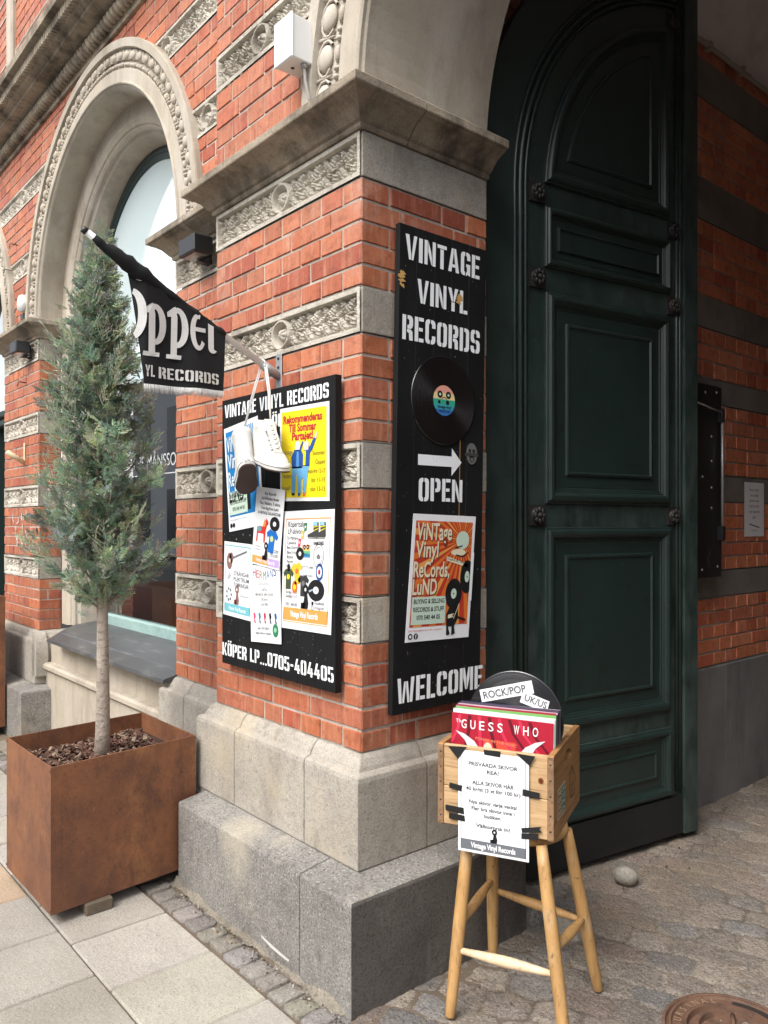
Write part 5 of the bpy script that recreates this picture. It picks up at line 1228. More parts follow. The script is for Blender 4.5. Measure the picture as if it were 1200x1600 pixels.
record(F, .134, h * .695, .007, .009, 5); record(F, .154, h * .697, .007, .009, 5); record(F, .108, h * .64, .024, .022, 4); F.text('VINYL', .126, h * .625, .008, K_, layer=5, w=.036)
F.text('RAMONES', .186, h * .715, .0115, K_, layer=2, w=.058, bold=.03); F.disc(.216, h * .625, .030, GREYI, layer=2, ry=.041, r0=.0275); F.disc(.216, h * .625, .022, GREYI, layer=2, ry=.030, r0=.0205); F.poly([(.204, h * .62), (.216, h * .645), (.228, h * .62), (.222, h * .60), (.21, h * .60)], GREYI, layer=3)
F.disc(.224, h * .495, .021, NAVY, layer=2, ry=.029); F.disc(.224, h * .495, .014, PAPER, layer=3, ry=.019); F.disc(.224, h * .495, .007, RED, layer=4, ry=.009)
F.disc(.142, h * .49, .012, GREYI, layer=2, ry=.016, r0=.0105); F.rect(.13, .155, h * .503, h * .53, PAPER, layer=3); F.text('FRED PERRY', .128, h * .447, .008, GREYI, layer=2, w=.062); F.text('Ben Sherman', .205, h * .445, .006, GREYI, layer=2, w=.044)
tee(F, .092, h * .475, .075, ink(238, 196, 60), ORA, 3, 8); tee(F, .040, h * .425, .072, ink(70, 84, 60), YEL, 3); tee(F, .132, h * .375, .074, ink(60, 60, 60), GREYI, 3); F.disc(.080, h * .358, .017, ORA, layer=3, ry=.022); F.disc(.080, h * .358, .009, YEL, layer=4); F.disc(.040, h * .52, .009, K_, layer=3, ry=.014)
record(F, .208, h * .345, .047, .036, 4); F.poly([(.172, h * .325), (.195, h * .345), (.19, h * .355), (.166, h * .338)], ink(170, 190, 200), layer=6.5); record_man(F, .148, h * .185, .082, K_, 5)
for i, s in enumerate(('lördag 11-15', 'söndag 13-15', '', '0705 - 404 405')):
    if s: F.text(s, .026, h * (.30 - .035 * i), .0115, K_, layer=2, w=.072)
F.rect(.183, .195, h * .222, h * .25, K_, layer=2); F.text('Facebook', .202, h * .228, .0115, K_, layer=2, w=.054); F.disc(.189, h * .198, .008, K_, layer=2, r0=.006); F.text('Instagram', .202, h * .190, .0115, GREYI, layer=2, w=.054); F.build(t)
# ------------------------------------------------------------------ records fixed to the tall sign
def disc_record(name, label, loc, rotm, r, parent=None):
    t = thing(name, label, 'vinyl record', loc); t.rotation_euler = rotm.to_euler()
    mb = MB(); prof = [(r, -.001), (r, .0005), (r - .003, .0012), (r - .006, .0008)]; n = 30
    for i in range(n): q = r - .007 - (r * .62 - .007) * i / n; prof += [(q, .0009 + (.00018 if i % 6 else -.0003))]
    prof += [(r * .36, .0006), (.0, .0006)]; mb.lathe(prof, 72); mb.build('disc', VINYL, t); return t
RV_ = disc_record('vinyl_record', 'black vinyl record with rainbow label mounted on the tall sign below RECORDS', (.0455, .327, 1.846), Matrix(((0, 0, 1), (1, 0, 0), (0, 1, 0))), .152)
lb = Flat((0, 0, 0), (1, 0, 0), (0, 1, 0), (0, 0, 1), .0012)
def chord(y0, y1, r, m, lay):
    a0, a1 = math.asin(max(-1, min(1, y0 / r))), math.asin(max(-1, min(1, y1 / r))); A = [a0 + (a1 - a0) * i / 8 for i in range(9)]
    lb.poly([(r * math.cos(a), r * math.sin(a)) for a in A] + [(-r * math.cos(a), r * math.sin(a)) for a in A[::-1]], m, 'print', lay)
for y0, y1, c in ((-.052, -.030, (60, 120, 190)), (-.030, -.014, (60, 170, 180)), (-.014, .004, (60, 176, 150)), (.004, .026, (244, 222, 160)), (.026, .052, (240, 170, 150))): chord(y0, y1, .052, ink(*c), 1)
for x in (-.02, .02): lb.disc(x, .020, .0125, K_, layer=2); lb.disc(x, .020, .005, MINT, layer=3)
lb.line([(-.012, .006), (0, .012), (.012, .005)], .003, K_, layer=2); lb.disc(-.024, -.006, .006, K_, layer=2); lb.disc(.016, -.006, .008, K_, layer=2); lb.text('vintage vinyl', 0, -.026, .009, K_, layer=2, align='C', w=.066, bold=.03); lb.text('records Lund', 0, -.040, .009, ink(30, 60, 110), layer=2, align='C', w=.052, bold=.03)
lb.build(RV_)

# ================================================================== STOOL, CRATE AND RECORDS
SO = thing('wooden_stool', 'yellow varnished wooden stool with worn legs carrying the record crate', 'stool', (.4575, .2625, 0))
sc = Vector((.4575, .2625, 0))
feet = {'a': (.358, .042), 'b': (.678, .163), 'c': (.237, .362), 'd': (.557, .483)}
tops = {'a': (.305, .178), 'b': (.531, .242), 'c': (.258, .335), 'd': (.506, .395)}
def leg_pt(k, z): f, t_ = Vector((*feet[k], 0)), Vector((*tops[k], .495)); return f.lerp(t_, z / .495) - sc
for k in 'abcd':
    mb = MB(); mb.tube([leg_pt(k, z) for z in (0, .004, .05, .15, .25, .35, .45, .498)], [.0125, .0145, .0165, .0185, .0195, .019, .0175, .016], 16); mb.build('leg', STOOL, SO)
for a, b, z1, z2, m in (('a', 'b', .172, .182, STOOLW), ('c', 'd', .238, .215, STOOL), ('a', 'c', .235, .275, STOOL), ('b', 'd', .240, .225, STOOL)):
    p, q = leg_pt(a, z1), leg_pt(b, z2); mb = MB(); mb.tube([p.lerp(q, s) for s in (.03, .15, .35, .5, .65, .85, .97)], [.0085, .0105, .0145, .016, .0145, .0105, .0085], 12); mb.build('stretcher', m, SO)
mb = MB(); mb.lathe([(0, .482), (.120, .482), (.140, .488), (.1475, .500), (.144, .513), (.136, .5185), (0, .5185)], 40); s_ = mb.build('seat', STOOL, SO); s_.location = (.390 - .4575, .313 - .2625, 0)
CR = thing('wooden_crate', 'open pine crate full of record sleeves standing on the stool', 'crate', (.26, .09, .5195), (0, 0, math.atan2(.424, .906)))
cw, cd, chh, ct = .350, .385, .2455, .017
mb = MB(); mb.box(ct + .0005, cw - ct - .0005, .0015, .016, .004, .118, bev=.002); mb.box(ct + .0005, cw - ct - .0005, .0025, .016, .1195, chh - .002, bev=.002); mb.build('front_panel', CRATE, CR)
mb = MB(); mb.box(ct + .0005, cw - ct - .0005, cd - .016, cd - .001, .004, .118, bev=.002); mb.box(ct + .0005, cw - ct - .0005, cd - .016, cd - .002, .1195, chh - .002, bev=.002); mb.build('back_panel', CRATE, CR)
mb = MB(); mb.box(ct, cw - ct, .0165, cd - .0165, .002, .012); mb.build('bottom_panel', CRATE, CR)
def hole_plate(outer, hole, x0, x1, name, m):
    """side board in the (y,z) plane with a hand hole"""
    bm = bmesh.new(); es = []
    for lp in (outer, hole):
        vs = [bm.verts.new((x0, a, b)) for a, b in lp]; es += [bm.edges.new((vs[i], vs[(i + 1) % len(vs)])) for i in range(len(vs))]
    bmesh.ops.triangle_fill(bm, use_beauty=True, use_dissolve=False, edges=es)
    r = bmesh.ops.extrude_face_region(bm, geom=bm.faces[:]); bmesh.ops.translate(bm, vec=(x1 - x0, 0, 0), verts=[v for v in r['geom'] if isinstance(v, bmesh.types.BMVert)])
    bmesh.ops.recalc_face_normals(bm, faces=bm.faces); me = bpy.data.meshes.new(name); bm.to_mesh(me); bm.free(); return obj(name, me, m, CR)
hz = chh - .062; hole = [(cd * .5 - .05, hz), (cd * .5 + .05, hz), (cd * .5 + .052, hz + .012)] + [(cd * .5 + .048 * math.cos(R(a)), hz + .012 + .022 * math.sin(R(a))) for a in range(15, 166, 15)] + [(cd * .5 - .052, hz + .012)]
outl = [(0, .006), (.006, 0), (cd - .006, 0), (cd, .006), (cd, chh - .004), (cd - .006, chh), (.006, chh), (0, chh - .004)]
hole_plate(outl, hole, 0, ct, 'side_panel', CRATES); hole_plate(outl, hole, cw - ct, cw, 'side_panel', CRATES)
mb = MB()
for x in (.0015, cw - ct + .0015):
    mb.box(x, x + ct - .003, -.0012, .0, .004, chh - .004)
mb.build('end_grain_strip', ENDG, CR)
mb = MB()
for x in (.009, cw - .009):
    for z in (.03, .075, .13, .175, .22): mb.ell((x, -.0012, z), (.003, .0014, .003), None, 8, 4)
mb.build('nail', METALB, CR)
kn = Flat((0, .0013, 0), (1, 0, 0), (0, 0, 1), (0, -1, 0), .0); kd = ink(128, 74, 34); kn.disc(.313, .171, .008, kd, 'knot', 1, .009); kn.disc(.313, .171, .0045, ink(90, 50, 26), 'knot', 2, .005); kn.build(CR)
sd = Flat((cw + .0005, 0, 0), (0, 1, 0), (0, 0, 1), (1, 0, 0), 0); br = ink(52, 28, 14)
sd.line([(.215, .11), (.25, .15), (.305, .105), (.30, .05), (.235, .055), (.215, .11)], .004, br, 'burnt_mark', 1); sd.line([(.24, .075), (.28, .09)], .004, br, 'burnt_mark', 1); sd.build(CR)
sk = Flat((0, 0, 0), (0, 1, 0), (0, 0, 1), (1, 0, 0), .0012); t = thing('crate_sticker', 'small brown and green shop sticker on the right side of the crate', 'sticker', CR.location, CR.rotation_euler)
sk.O = Vector((cw, 0, 0)); sk.rect(.045, .150, .045, .135, ink(226, 214, 190), 'print', 0); sk.rect(.050, .096, .05, .13, ink(150, 104, 60), 'print', 1); sk.rect(.099, .146, .05, .13, ink(44, 106, 92), 'print', 1)
for i in range(4): sk.text(('THE', 'GOOD', 'OLD', 'DAYS')[i], .054, .113 - i * .019, .012, CREAM, 'lettering', 2, w=.036, bold=.03); sk.text(('LIVE', 'LOUD', 'SPIN', 'LPs')[i], .103, .113 - i * .019, .012, MINT, 'lettering', 2, w=.036, bold=.03)
sk.build(t)
# record sleeves
def sleeve(y, top, tilt, col, label, x=.0185, th=.0042, w=.3135, lean=0.0, edge=None):
    t = thing('record_sleeve', label, 'record sleeve', CR.location, CR.rotation_euler, 'record sleeves in the crate'); mb = MB(); b = top - .3135
    c, s = math.cos(R(tilt)), math.sin(R(tilt)); pts = [(x + w / 2 + (a - w / 2) * c - (q - .157) * s, b + .157 + (a - w / 2) * s + (q - .157) * c) for a, q in _r(0, w, 0, .3135)]
    mb.prism(pts, lambda u, v: (u, y + lean * (v - b), v), lambda u, v: (u, y + th + lean * (v - b), v)); mb.build('cover', col, t); return t, (x, b)
gw_t, (gx, gb) = sleeve(.060, .322, -.6, ink(176, 28, 52), 'red front record sleeve with curtain pattern, white wings and white capitals in the crate', lean=.03)
gf = Flat((gx, .0598 + .03 * .157, gb + .157), (math.cos(R(-.6)), 0, math.sin(R(-.6))), (-math.sin(R(-.6)), .03, math.cos(R(-.6))), (0, -1, .03), .0004)
gf.O = Vector((gx, .0597, gb)); DKR = ink(104, 14, 34); LR = ink(214, 52, 84)
def gp(pts, m, lay): gf.poly([(a - .157 * 0, b) for a, b in pts], m, 'print', lay)
for i in range(8):
    x = .02 + i * .031; k = min(3, i - 2.5) * .008
    gf.poly([(x, .312), (x + .010, .312), (x + .014 + k * .5, .27), (x + .02 + k * 1.6, .235), (x + .026 + k * 2.6, .2), (x + .016 + k * 2.6, .2), (x + .010 + k * 1.6, .235), (x + .004 + k * .5, .27)], DKR if i % 2 else LR, 'print', 1 + .1 * i)
gf.rect(.10, .20, .20, .246, ink(214, 78, 60), 'print', .9)
x = .030
for ch in 'GUESS WHO':
    if ch != ' ': gf.text(ch, x, .272, .026, ink(246, 240, 240), 'lettering', 4, w=.0165, bold=.01)
    x += .0285 if ch != ' ' else .022
gf.text('The', .012, .287, .011, ink(246, 240, 240), 'lettering', 4); gf.text('POWER IN THE MUSIC', .076, .242, .008, ink(240, 150, 120), 'lettering', 4, w=.13, rot=-4)
WG = ink(226, 228, 232)
for sg, bx in ((1, .012), (-1, .29)):
    gf.poly([(bx, .262), (bx + sg * .03, .254), (bx + sg * .06, .236), (bx + sg * .085, .205), (bx + sg * .058, .205), (bx + sg * .048, .222), (bx + sg * .046, .205), (bx + sg * .03, .236)], WG, 'print', 4)
gf.disc(.115, .215, .014, SKIN, 'print', 4, .022); gf.disc(.155, .205, .012, ink(60, 40, 34), 'print', 4, .014); gf.disc(.192, .205, .012, SKIN, 'print', 4, .016); gf.build(gw_t)
cols = [((238, 238, 236), 'white sleeve right behind the red front sleeve'), ((232, 232, 230), 'second plain white sleeve from the front of the crate'), ((214, 220, 222), 'pale grey sleeve behind the white sleeves'), ((120, 176, 96), 'sleeve with a green edge on the right of the crate'), ((226, 226, 222), 'off white sleeve behind the green edged one'), ((160, 44, 60), 'dark red sleeve in the middle of the crate'), ((60, 62, 70), 'charcoal sleeve in the middle of the crate'), ((206, 176, 190), 'pale pink sleeve before the charcoal ones'), ((40, 42, 50), 'near black sleeve behind the pink one'), ((92, 70, 90), 'purple grey sleeve towards the back'), ((48, 58, 84), 'dark blue sleeve towards the back'), ((182, 182, 186), 'silver grey sleeve just before the divider record')]
for i, (c, l) in enumerate(cols): sleeve(.066 + i * .0072, .330 + .0012 * i + random.uniform(-.002, .004), random.uniform(-1.0, .3), ink(*c), l, x=.019 + random.uniform(-.001, .004) if i else .020, lean=.03)
dv = thing('divider_record', 'black record standing up in the crate with white ROCK/POP and UK/US labels', 'vinyl record', CR.location, CR.rotation_euler)
mb = MB(); Mx = Matrix.Translation((.192, .170, .295)) @ Matrix.Rotation(R(90 - 2), 4, 'X'); r = .1515
prof = [(0, -.001), (r, -.001), (r, .0006), (r - .003, .0012)] + [(r - .006 - .085 * i / 20, .0009 + (.00015 if i % 5 else -.0003)) for i in range(21)] + [(.05, .0006), (0, .0006)]
mb2 = MB(); mb2.lathe(prof, 72); d_ = mb2.build('disc', VINYL, dv); d_.matrix_local = Mx
dl = Flat((0, .1655, 0), (1, 0, 0), (0, .035, 1), (0, -1, .035), .0)
def lab(pts, m=PAPER, lay=1): dl.poly(pts, m, 'label_card', lay)
dl.O = Vector((0, .1575, 0)); lab([(.083, .333), (.221, .366), (.249, .418), (.075, .373)]) if False else None
lab([(.085, .340), (.252, .383), (.243, .422), (.076, .378)]); lab([(.207, .352), (.291, .327), (.300, .362), (.218, .388)], lay=2)
dl.text('ROCK/POP', .092, .351, .022, K_, 'lettering', 3, w=.140, bold=.02, rot=14.2); dl.text('ROCK/POP', .092, .351, .022, GREYI, 'lettering', 3.6, w=.139, bold=-.018, rot=14.2)
dl.text('UK/US', .220, .359, .020, K_, 'lettering', 3, w=.072, bold=.02, rot=-16.5); dl.text('UK/US', .220, .359, .020, GREYI, 'lettering', 3.6, w=.071, bold=-.018, rot=-16.5); dl.build(dv)
# price sign taped to the crate
ps = thing('price_sign', 'white laminated price sign headed PRISVÄRDA SKIVOR taped to the front of the crate', 'sign', CR.location, CR.rotation_euler)
mb = MB(); mb.box(.066, .280, -.0052, -.004, -.066, .234, bev=.0004); mb.build('sheet', PAPER, ps)
pf = Flat((.066, -.0054, -.066), (1, 0, 0), (0, 0, 1), (0, -1, 0), .0); dg_ = ink(70, 72, 76); BG = ink(112, 116, 122)
for r in ((.008, .010, .008, .290), (.204, .206, .008, .290)): pf.rect(*r, BG, layer=1)
pf.rect(.008, .206, .008, .038, BG, layer=1); pf.text('Vintage Vinyl Records', .107, .016, .015, PAPER, layer=2, align='C', w=.135, bold=.03)
for s, y, ww in (('PRISVÄRDA SKIVOR', .258, .148), ('REA!', .238, .036), ('ALLA SKIVOR HÄR', .203, .125), ('40 kr/st (3 st för 100 kr)', .184, .165), ('Nya skivor varje vecka!', .146, .145), ('Fler bra skivor inne i', .127, .13), ('butiken.', .108, .052), ('Välkomna in!', .078, .104)):
    pf.text(s, .107, y, .0105 if ww < .12 or ww > .126 else .0112, dg_, layer=2, align='C', w=ww, bold=.02)
record_man(pf, .112, .038, .040, K_, 3); pf.build(ps)
tp = {'a': [(.034, .240), (.094, .2445), (.066, .205)], 'b': [(.145, .242), (.197, .243), (.195, .226), (.147, .228)], 'c': [(.241, .243), (.299, .241), (.282, .212)], 'd': [(.040, .132), (.079, .127), (.077, .110), (.037, .116)], 'e': [(.026, .064), (.083, .062), (.085, .043), (.026, .047)], 'f': [(.038, .042), (.086, .039), (.088, .022), (.037, .024)], 'g': [(.262, .143), (.312, .138), (.310, .121), (.261, .124)], 'h': [(.258, .030), (.317, .043), (.310, .034), (.319, .027), (.260, .0165)], 'i': [(.258, .015), (.308, .021), (.306, .004), (.258, -.001)]}
for k, p in tp.items():
    mb = MB(); mb.prism(p, lambda u, v: (u, -.0056, v), lambda u, v: (u, -.0065, v)); mb.build('tape_strip', TAPE, ps)

# ================================================================== FLAG POLE, FLAG, SHOES
FXp = -.475
PO = thing('flagpole', 'white flagpole slanting out from a grey bracket above the wide sign', 'flagpole', (FXp, 0, 1.96))
pdir = Vector((0, -.705, .366)); mb = MB(); mb.tube([(0, -.012, .006), (0, -.705, .366)], [.0125, .011], 14); mb.build('pole', POLEM, PO); mb = MB(); mb.tube([(0, -.703, .365), (0, -.716, .3718)], [.0122, .0105], 12); mb.build('end_cap', METALB, PO)
mb = MB(); mb.box(-.019, .019, -.006, -.0005, -.065, .085, bev=.002); mb.build('wall_plate', GREYM, PO)
mb = MB(); mb.tube([(0, -.004, .002), (0, -.075, .039)], .0165, 14); mb.build('socket', GREYM, PO)
mb = MB()
for z in (-.045, .035, .068): mb.ell((.0, -.0065, z), (.006, .004, .006), None, 8, 5)
mb.build('bolt', METALB, PO)
FG = thing('shop_flag', 'black cloth flag lettered Öppet with white fringe hanging from the flagpole', 'flag', (FXp, 0, 0))
def pole_z(y): return 1.96 + (-y) * .366 / .705
def fx(y, z):
    d = (pole_z(y) - z); return .016 + .010 * math.sin(y * 19 + 1.0) * min(1, d / .2) + .004 * math.sin(y * 47 + z * 6) * min(1, d / .15) - .05 * max(0, -(y + .520)) / .04 * .5
ny, nz = 46, 30; P = np.zeros((ny, nz, 3))
for i in range(ny):
    for j in range(nz):
        t = j / (nz - 1); s = i / (ny - 1); yt = -.575 + (.345) * s; yb = -.520 + (.278) * s; zt = pole_z(yt) + .006; zb = 1.872 - .004 * math.sin(s * 9) + .004 * s
        y = yt + (yb - yt) * t ** .8; z = zt + (zb - zt) * t; P[i, j] = (fx(y, z), y, z)
o = grid_mesh(P, 'cloth', CLOTH, FG)
mb = MB(); pts = []; rad = []
for i in range(26):
    s = i / 25; y = -.232 - .450 * s; pts.append((.004 + .003 * math.sin(i * 1.3), y, pole_z(y) - .004 + .002 * math.sin(i * 2.1))); rad.append((.0145 + .012 * math.exp(-((s - .72) / .16) ** 2)) * (1 + .10 * math.sin(i * 2.4)) * (1 if s < .9 else 1 - (s - .9) * 3))
mb.tube(pts, rad, 14); mb.build('rolled_cloth', CLOTH, FG)
def fpt(u, v, h=0): return (fx(u, v) + .0045 + h, u, v)
mb = MB()
def fpoly(pts, layer=0): mb.add([fpt(u, v, layer * .0003) for u, v in pts], [list(range(len(pts)))])
def ell_half(cx, cz, rx, rz, a0, a1, rx2, rz2, dx=0, n=14):
    for i in range(n):
        a, b = R(a0 + (a1 - a0) * i / n), R(a0 + (a1 - a0) * (i + 1) / n)
        fpoly([(cx + dx + rx2 * math.cos(a), cz + rz2 * math.sin(a)), (cx + rx * math.cos(a), cz + rz * math.sin(a)), (cx + rx * math.cos(b), cz + rz * math.sin(b)), (cx + dx + rx2 * math.cos(b), cz + rz2 * math.sin(b))])
def glyph_p(x0, x1):
    w = x1 - x0; q = lambda a: x0 + a * w
    fpoly([(q(.22), 1.975), (q(.50), 1.975), (q(.50), 2.105), (q(.40), 2.140), (q(.30), 2.136), (q(.02), 2.118), (q(.05), 2.104), (q(.22), 2.106)])
    fpoly([(q(.0), 1.968), (q(.68), 1.968), (q(.70), 1.982), (q(.02), 1.982)])
    ell_half(q(.50), 2.072, w * .50, .066, -105, 105, w * .20, .048)
glyph_p(-.527, -.447); glyph_p(-.447, -.373)
def E_(x0, x1, top):
    w = x1 - x0; cx = (x0 + x1) / 2; ell_half(cx, 2.068, w * .5, .062, 70, 325, w * .22, .046, .002, 22); fpoly([(cx - w * .2, 2.070), (cx + w * .48, 2.070), (cx + w * .48, 2.084), (cx - w * .2, 2.084)])
E_(-.367, -.309, 2.12)
fpoly([(-.300, 2.02), (-.279, 2.012), (-.279, 2.096), (-.300, 2.104)]); ell_half(-.283, 2.022, .017, .018, 180, 330, .000, .006)
ell_half(-.560, 2.098, .044, .083, -70, 80, .020, .066)
mb.add([fpt(-.540 + .010 * math.cos(a), 2.212 + .007 * math.sin(a) - .004 * math.cos(a)) for a in np.linspace(0, 6, 10)], [list(range(10))])
def fst(s, y0, y1, z, h):
    tot = sum(ST[c][0] + .11 for c in s) - .11; k = (y1 - y0) / tot; cx = 0
    for c in s:
        gw, ps_ = ST[c]
        for p in ps_: fpoly([(y0 + (cx + a) * k, z + b * h) for a, b in p])
        cx += gw + .11
fst('RECORDS', -.474, -.262, 1.899, .037); fst('YL', -.519, -.488, 1.901, .037)
mb.build('lettering', CLOTHW, FG)
mb = MB(); rnd = random.Random(6)
for i in range(150):
    y = -.521 + .279 * i / 149 + rnd.uniform(-.001, .001); z = 1.8725 + .004 * i / 149; l = rnd.uniform(.014, .021) + .003
    mb.tube([(fx(y, z) + .001, y, z + .004), (fx(y, z) + rnd.uniform(-.002, .003), y + rnd.uniform(-.001, .001), z - l)], [.0013, .0011], 4)
mb.build('fringe', CLOTHW, FG)
# hanging shoes
def shoe(label, loc, fwd, up, mirror=1):
    S = thing('canvas_shoe', label, 'shoe', group='pair of shoes hung by their laces'); f = Vector(fwd).normalized(); u = Vector(up); u = (u - f * u.dot(f)).normalized(); s = u.cross(f)
    M = Matrix((( f.x, s.x, u.x, loc[0]), (f.y, s.y, u.y, loc[1]), (f.z, s.z, u.z, loc[2]), (0, 0, 0, 1))) @ Matrix.Scale(.87, 4); S.matrix_world = M
    N = 28
    def ring(x0, x1, w, z, toe=.46, waist=.0):
        out = []
        for i in range(N):
            a = 2 * math.pi * i / N; ca, sa = math.cos(a), math.sin(a); t = (1 + ca) / 2; x = x0 + (x1 - x0) * (.5 + .5 * abs(ca) ** .8 * (1 if ca > 0 else -1))
            ww = w * (abs(sa) ** .75) * (.82 + .36 * t - .55 * max(0, t - .72)) * (1 - waist * math.exp(-((t - .42) / .16) ** 2)); out.append((x, ww * (1 if sa > 0 else -1), z))
        return out
    def stack(rs, m, name, cap0=True, cap1=True):
        mb = MB(); V = [p for r in rs for p in r]; F = [(k * N + i, k * N + (i + 1) % N, (k + 1) * N + (i + 1) % N, (k + 1) * N + i) for k in range(len(rs) - 1) for i in range(N)]
        mb.add(V, F, None, 0, True)
        if cap0: mb.add(rs[0], [list(range(N))])
        if cap1: mb.add(rs[-1], [list(range(N))])
        return mb.build(name, m, S)
    stack([ring(-.005, .272, .046, 0, waist=.2), ring(-.006, .274, .047, .006, waist=.18)], RUBB, 'outsole')
    stack([ring(-.006, .274, .0472, .006, waist=.16), ring(-.006, .274, .0475, .012, waist=.13), ring(-.005, .272, .047, .030, waist=.12), ring(-.002, .266, .043, .032, waist=.12)], RUBW, 'foxing')
    stack([ring(-.0, .262, .044, .030, waist=.1), ring(0, .250, .043, .044, waist=.06), ring(0, .222, .041, .058), ring(0, .190, .040, .072), ring(0, .162, .039, .086), ring(.0, .142, .038, .102), ring(.0, .128, .038, .122), ring(-.003, .120, .040, .150), ring(-.005, .116, .0415, .172), ring(-.002, .112, .038, .172), ring(.004, .106, .034, .150), ring(.008, .105, .033, .11)], CANVAS, 'upper')
    mb = MB(); mb.tube([(.258 * .98, 0, .036)] + [(.262 - .03 * abs(math.sin(a)) , .038 * math.sin(a), .036) for a in (-1.2,)], .001, 4) if False else None
    for z_, off in ((.0185, .0003),):
        r = ring(-.0065, .2745, .0479, z_, waist=.125); pts = [Vector(p) for p in r] + [Vector(r[0])]; mb.tube(pts, .0012, 5)
    mb.build('sole_stripe', plain('stripe_dark', (.03, .03, .035, 1), .5), S)
    mb = MB()
    for k in range(7):
        t = k / 6; x = .195 - .088 * t; z = .072 + .094 * t
        for sg in (1, -1): mb.ell((x - .012, sg * (.020 + .002 * t), z + .004 + .003 * t), (.0042, .0042, .0042), None, 8, 5)
    mb.build('eyelet', GREYM, S)
    mb = MB(); mb.box(.150, .156, -.017, .017, .10, .104); 
    V = [(.206, -.016, .068), (.206, .016, .068), (.100, .020, .186), (.100, -.020, .186), (.200, -.016, .060), (.200, .016, .060), (.092, .020, .180), (.092, -.020, .180)]
    mb = MB(); mb.add(V, [(0, 1, 2, 3), (4, 7, 6, 5), (0, 4, 5, 1), (1, 5, 6, 2), (2, 6, 7, 3), (3, 7, 4, 0)]); mb.build('tongue', CANVAS, S)
    mb = MB()
    for k in range(6):
        t = k / 6; x = .190 - .088 * t; z = .076 + .094 * t; mb.tube([(x - .004, -.019, z + .004), (x + .006, 0, z + .009), (x - .016, .020, z + .022)], .0026, 5)
    mb.build('crossed_laces', RUBW, S)
    hl = Flat((-.0075, .012, .013), (0, -1, 0), (0, 0, 1), (-1, 0, 0), .0006); hl.rect(-.004, .028, -.001, .012, RUBW, 'heel_tab', 1); hl.text('ALL STAR', .0, .001, .008, K_, 'lettering', 2, w=.024, bold=.03); hl.build(S)
    return M
M1 = shoe('white canvas high top hanging with its side and toe towards the right', (-.470, -.105, 1.645), (.971, -.11, -.214), (.21, -.051, .976))
M2 = shoe('white canvas high top hanging with its brown sole facing the viewer', (-.385, -.186, 1.624), (-.81, .45, -.38), (-.39, .08, .917))
LC = thing('shoe_laces', 'white laces slung over the flagpole holding the two canvas shoes', 'shoe laces', (FXp, -.07, 1.99)); mb = MB()
a1 = M1 @ Vector((.095, .01, .176)); a2 = M2 @ Vector((.095, 0, .176)); top = Vector((FXp, -.072, 2.012)); L_ = LC.location
for q, dx in ((a1, .012), (a1, .006), (a2, -.006), (a2, .0)):
    mb.tube([Vector(q) - L_, Vector(q).lerp(top, .5) + Vector((dx, dx * .5, -.004)) - L_, top + Vector((dx, dx * .6, -.012)) - L_], .0027, 6)
mb.tube([Vector((FXp + .016 * math.cos(a), -.072, 1.997 + .017 * math.sin(a))) - L_ for a in np.linspace(0, 6.28, 13)], .0027, 6); mb.tube([a2 + Vector((.0, -.012, .04)) - L_, a2 + Vector((.012, -.02, -.01)) - L_, a2 + Vector((.004, -.018, -.06)) - L_], .0027, 6); mb.build('lace', RUBW, LC)

# ================================================================== WALL FIXTURES
jb = thing('junction_box', 'white enamelled electrical box on the brick wall above the cornice', 'electrical box', (-.292, 0, 3.065))
jb.scale = (.86, .86, .86)
mb = MB(); mb.box(-.060, .060, -.115, -.004, -.085, .085, bev=.004); mb.build('housing', WHITEM, jb); mb = MB(); mb.box(-.064, .064, -.125, -.112, -.090, .090, bev=.005); mb.build('lid', WHITEM, jb)
mb = MB(); mb.ell((-.01, -.07, -.086), (.008, .008, .003), None, 10, 5); mb.build('blind_plug', METALB, jb); mb = MB(); mb.lathe([(0, -.10), (.013, -.10), (.013, -.085), (0, -.085)], 12, Matrix.Translation((.04, -.05, 0))); mb.build('cable_gland', GREYM, jb); mb = MB(); mb.tube([(.04, -.05, -.095), (.042, -.045, -.15), (.046, -.03, -.21), (.048, -.02, -.245)], .007, 8); mb.build('cable', plain('grey_cable', (.4, .38, .35, 1), .6), jb)
def floodlight(loc, rz, label):
    t = thing('floodlight', label, 'floodlight', loc, (0, 0, R(rz)), 'small black floodlights on the wall'); mb = MB(); mb.box(-.075, .075, -.115, -.02, -.038, .04, bev=.006)
    mb.build('housing', METALB, t); mb = MB(); mb.box(-.06, .06, -.10, -.035, -.0405, -.0385); mb.build('lens', plain('lamp_glass', (.25, .25, .24, 1), .2), t)
    mb = MB(); mb.box(-.02, .02, -.06, .005, -.062, -.056, bev=.001); mb.box(-.02, .02, -.004, .004, -.062, .02); mb.tube([(-.05, -.03, -.05), (.05, -.03, -.05)], .008, 8); mb.build('mount', METALB, t)
floodlight((-1.235, .118, 2.645), 0, 'small black floodlight on the carved band beside the right end of the window arch'); floodlight((-3.86, .118, 2.64), 0, 'small black floodlight on the far left pier under the cornice')
al = thing('alarm_siren', 'round white alarm siren box on the far left pier above the cornice', 'alarm siren', (-3.90, .118, 2.965)); al.scale = (.72, .72, .72); mb = MB(); mb.lathe([(.0, .0), (.085, .0), (.085, .06), (.075, .085), (0, .095)], 24, Matrix.Rotation(R(90), 4, 'X')); mb.build('housing', WHITEM, al); mb = MB(); mb.tube([(-.02, -.02, -.08), (-.03, -.03, -.15)], .008, 8); mb.box(-.05, .04, -.06, 0, -.16, -.10, bev=.006); mb.build('bracket', METALB, al)
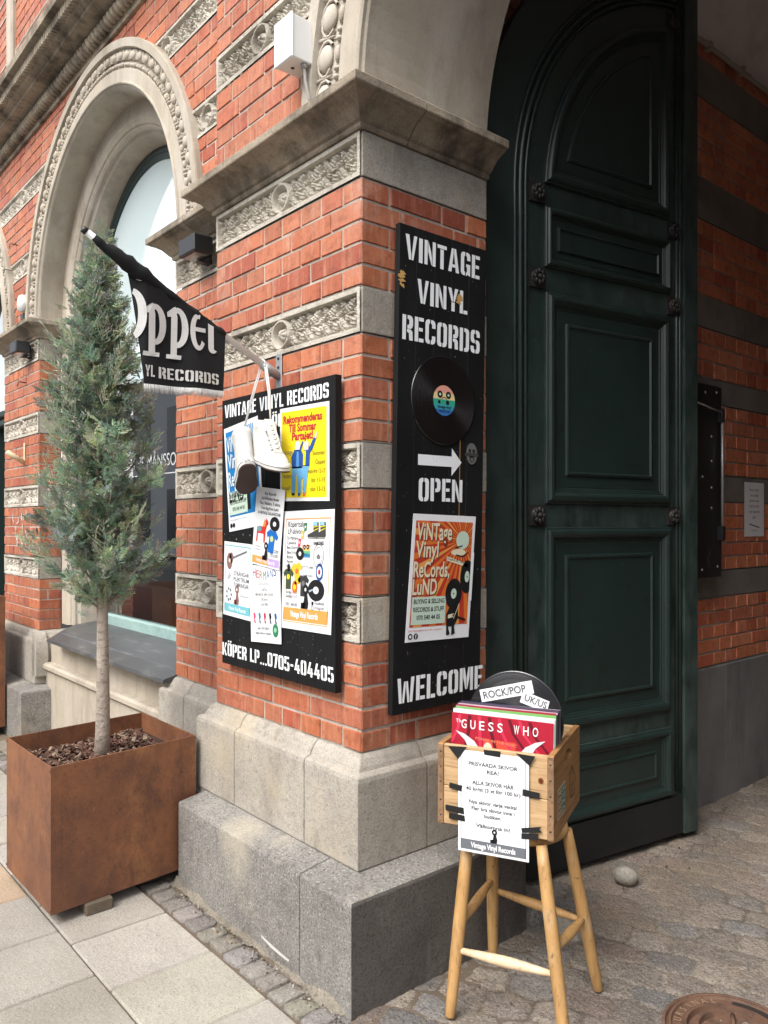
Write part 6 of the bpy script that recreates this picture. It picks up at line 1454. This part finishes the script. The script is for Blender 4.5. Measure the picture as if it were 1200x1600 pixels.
fb = thing('flag_holder', 'small cream metal flag holder on the far left pier', 'flag holder', (-3.98, .118, 1.905)); cm = plain('cream_paint', (.60, .52, .33, 1), .5); mb = MB(); mb.box(-.014, .014, -.006, 0, -.06, .09, bev=.002); mb.build('wall_plate', cm, fb); mb = MB(); mb.tube([(0, -.004, -.05), (0, -.12, .02)], .017, 10); mb.build('socket', cm, fb)
bx = thing('black_cabinet', 'tall black steel cabinet with rivets and a rod on the passage wall', 'cabinet', (-.034, 2.12, 1.63)); mb = MB(); mb.box(.0, .095, -.155, .135, -.472, .472, bev=.004); mb.build('housing', METALB, bx)
mb = MB(); mb.tube([(.115, .10, .34), (.115, .10, -.24)], .007, 8); mb.tube([(.115, .10, .34), (.115, -.16, .37)], .004, 6); mb.build('rod', GREYM, bx); mb = MB(); mb.box(.095, .125, .082, .118, -.29, -.22, bev=.004); mb.build('rod_bracket', METALB, bx); mb = MB(); mb.box(.095, .122, .085, .115, .29, .36, bev=.004); mb.build('rod_bracket', METALB, bx)
for i, (y, z) in enumerate(((-.03, .43), (.08, .44), (.03, .22), (.03, .1), (-.06, .02), (.03, -.03), (.03, -.13), (-.06, -.43), (.09, -.42))):
    mb = MB(); mb.ell((.0955, y, z), (.004, .007, .007), None, 8, 5); mb.build('rivet', GREYM, bx)
sc_ = Flat((.0958, 0, 0), (0, 1, 0), (0, 0, 1), (1, 0, 0), 0); sg = plain('scratch_grey', (.10, .10, .10, 1), .7); sc_.line([(-.01, -.30), (.01, -.36), (-.02, -.40), (.02, -.43), (-.01, -.36), (.04, -.33)], .003, sg, 'scratches', 1); sc_.build(bx)
nt_ = Flat((-.031, 2.69, 1.352), (0, 1, 0), (0, 0, 1), (1, 0, 0), .0); t = thing('paper_notice', 'white paper notice with a diagonal stroke on the dark passage wall', 'notice'); nt_.rect(0, .235, 0, .297, PAPER, 'sheet', 0)
for i, s in enumerate(('Porten måste', 'vara stängd', 'och låst under', 'kväll och natt,', 'med respekt på', 'gård!')): nt_.text(s, .118, .250 - i * .030, .014, K_, 'lettering', 1, align='C')
nt_.line([(.06, .068), (.18, .048)], .006, K_, layer=2); nt_.text('Fastighetsägaren', .118, .03, .008, GREYI, 'lettering', 1, align='C'); nt_.build(t)
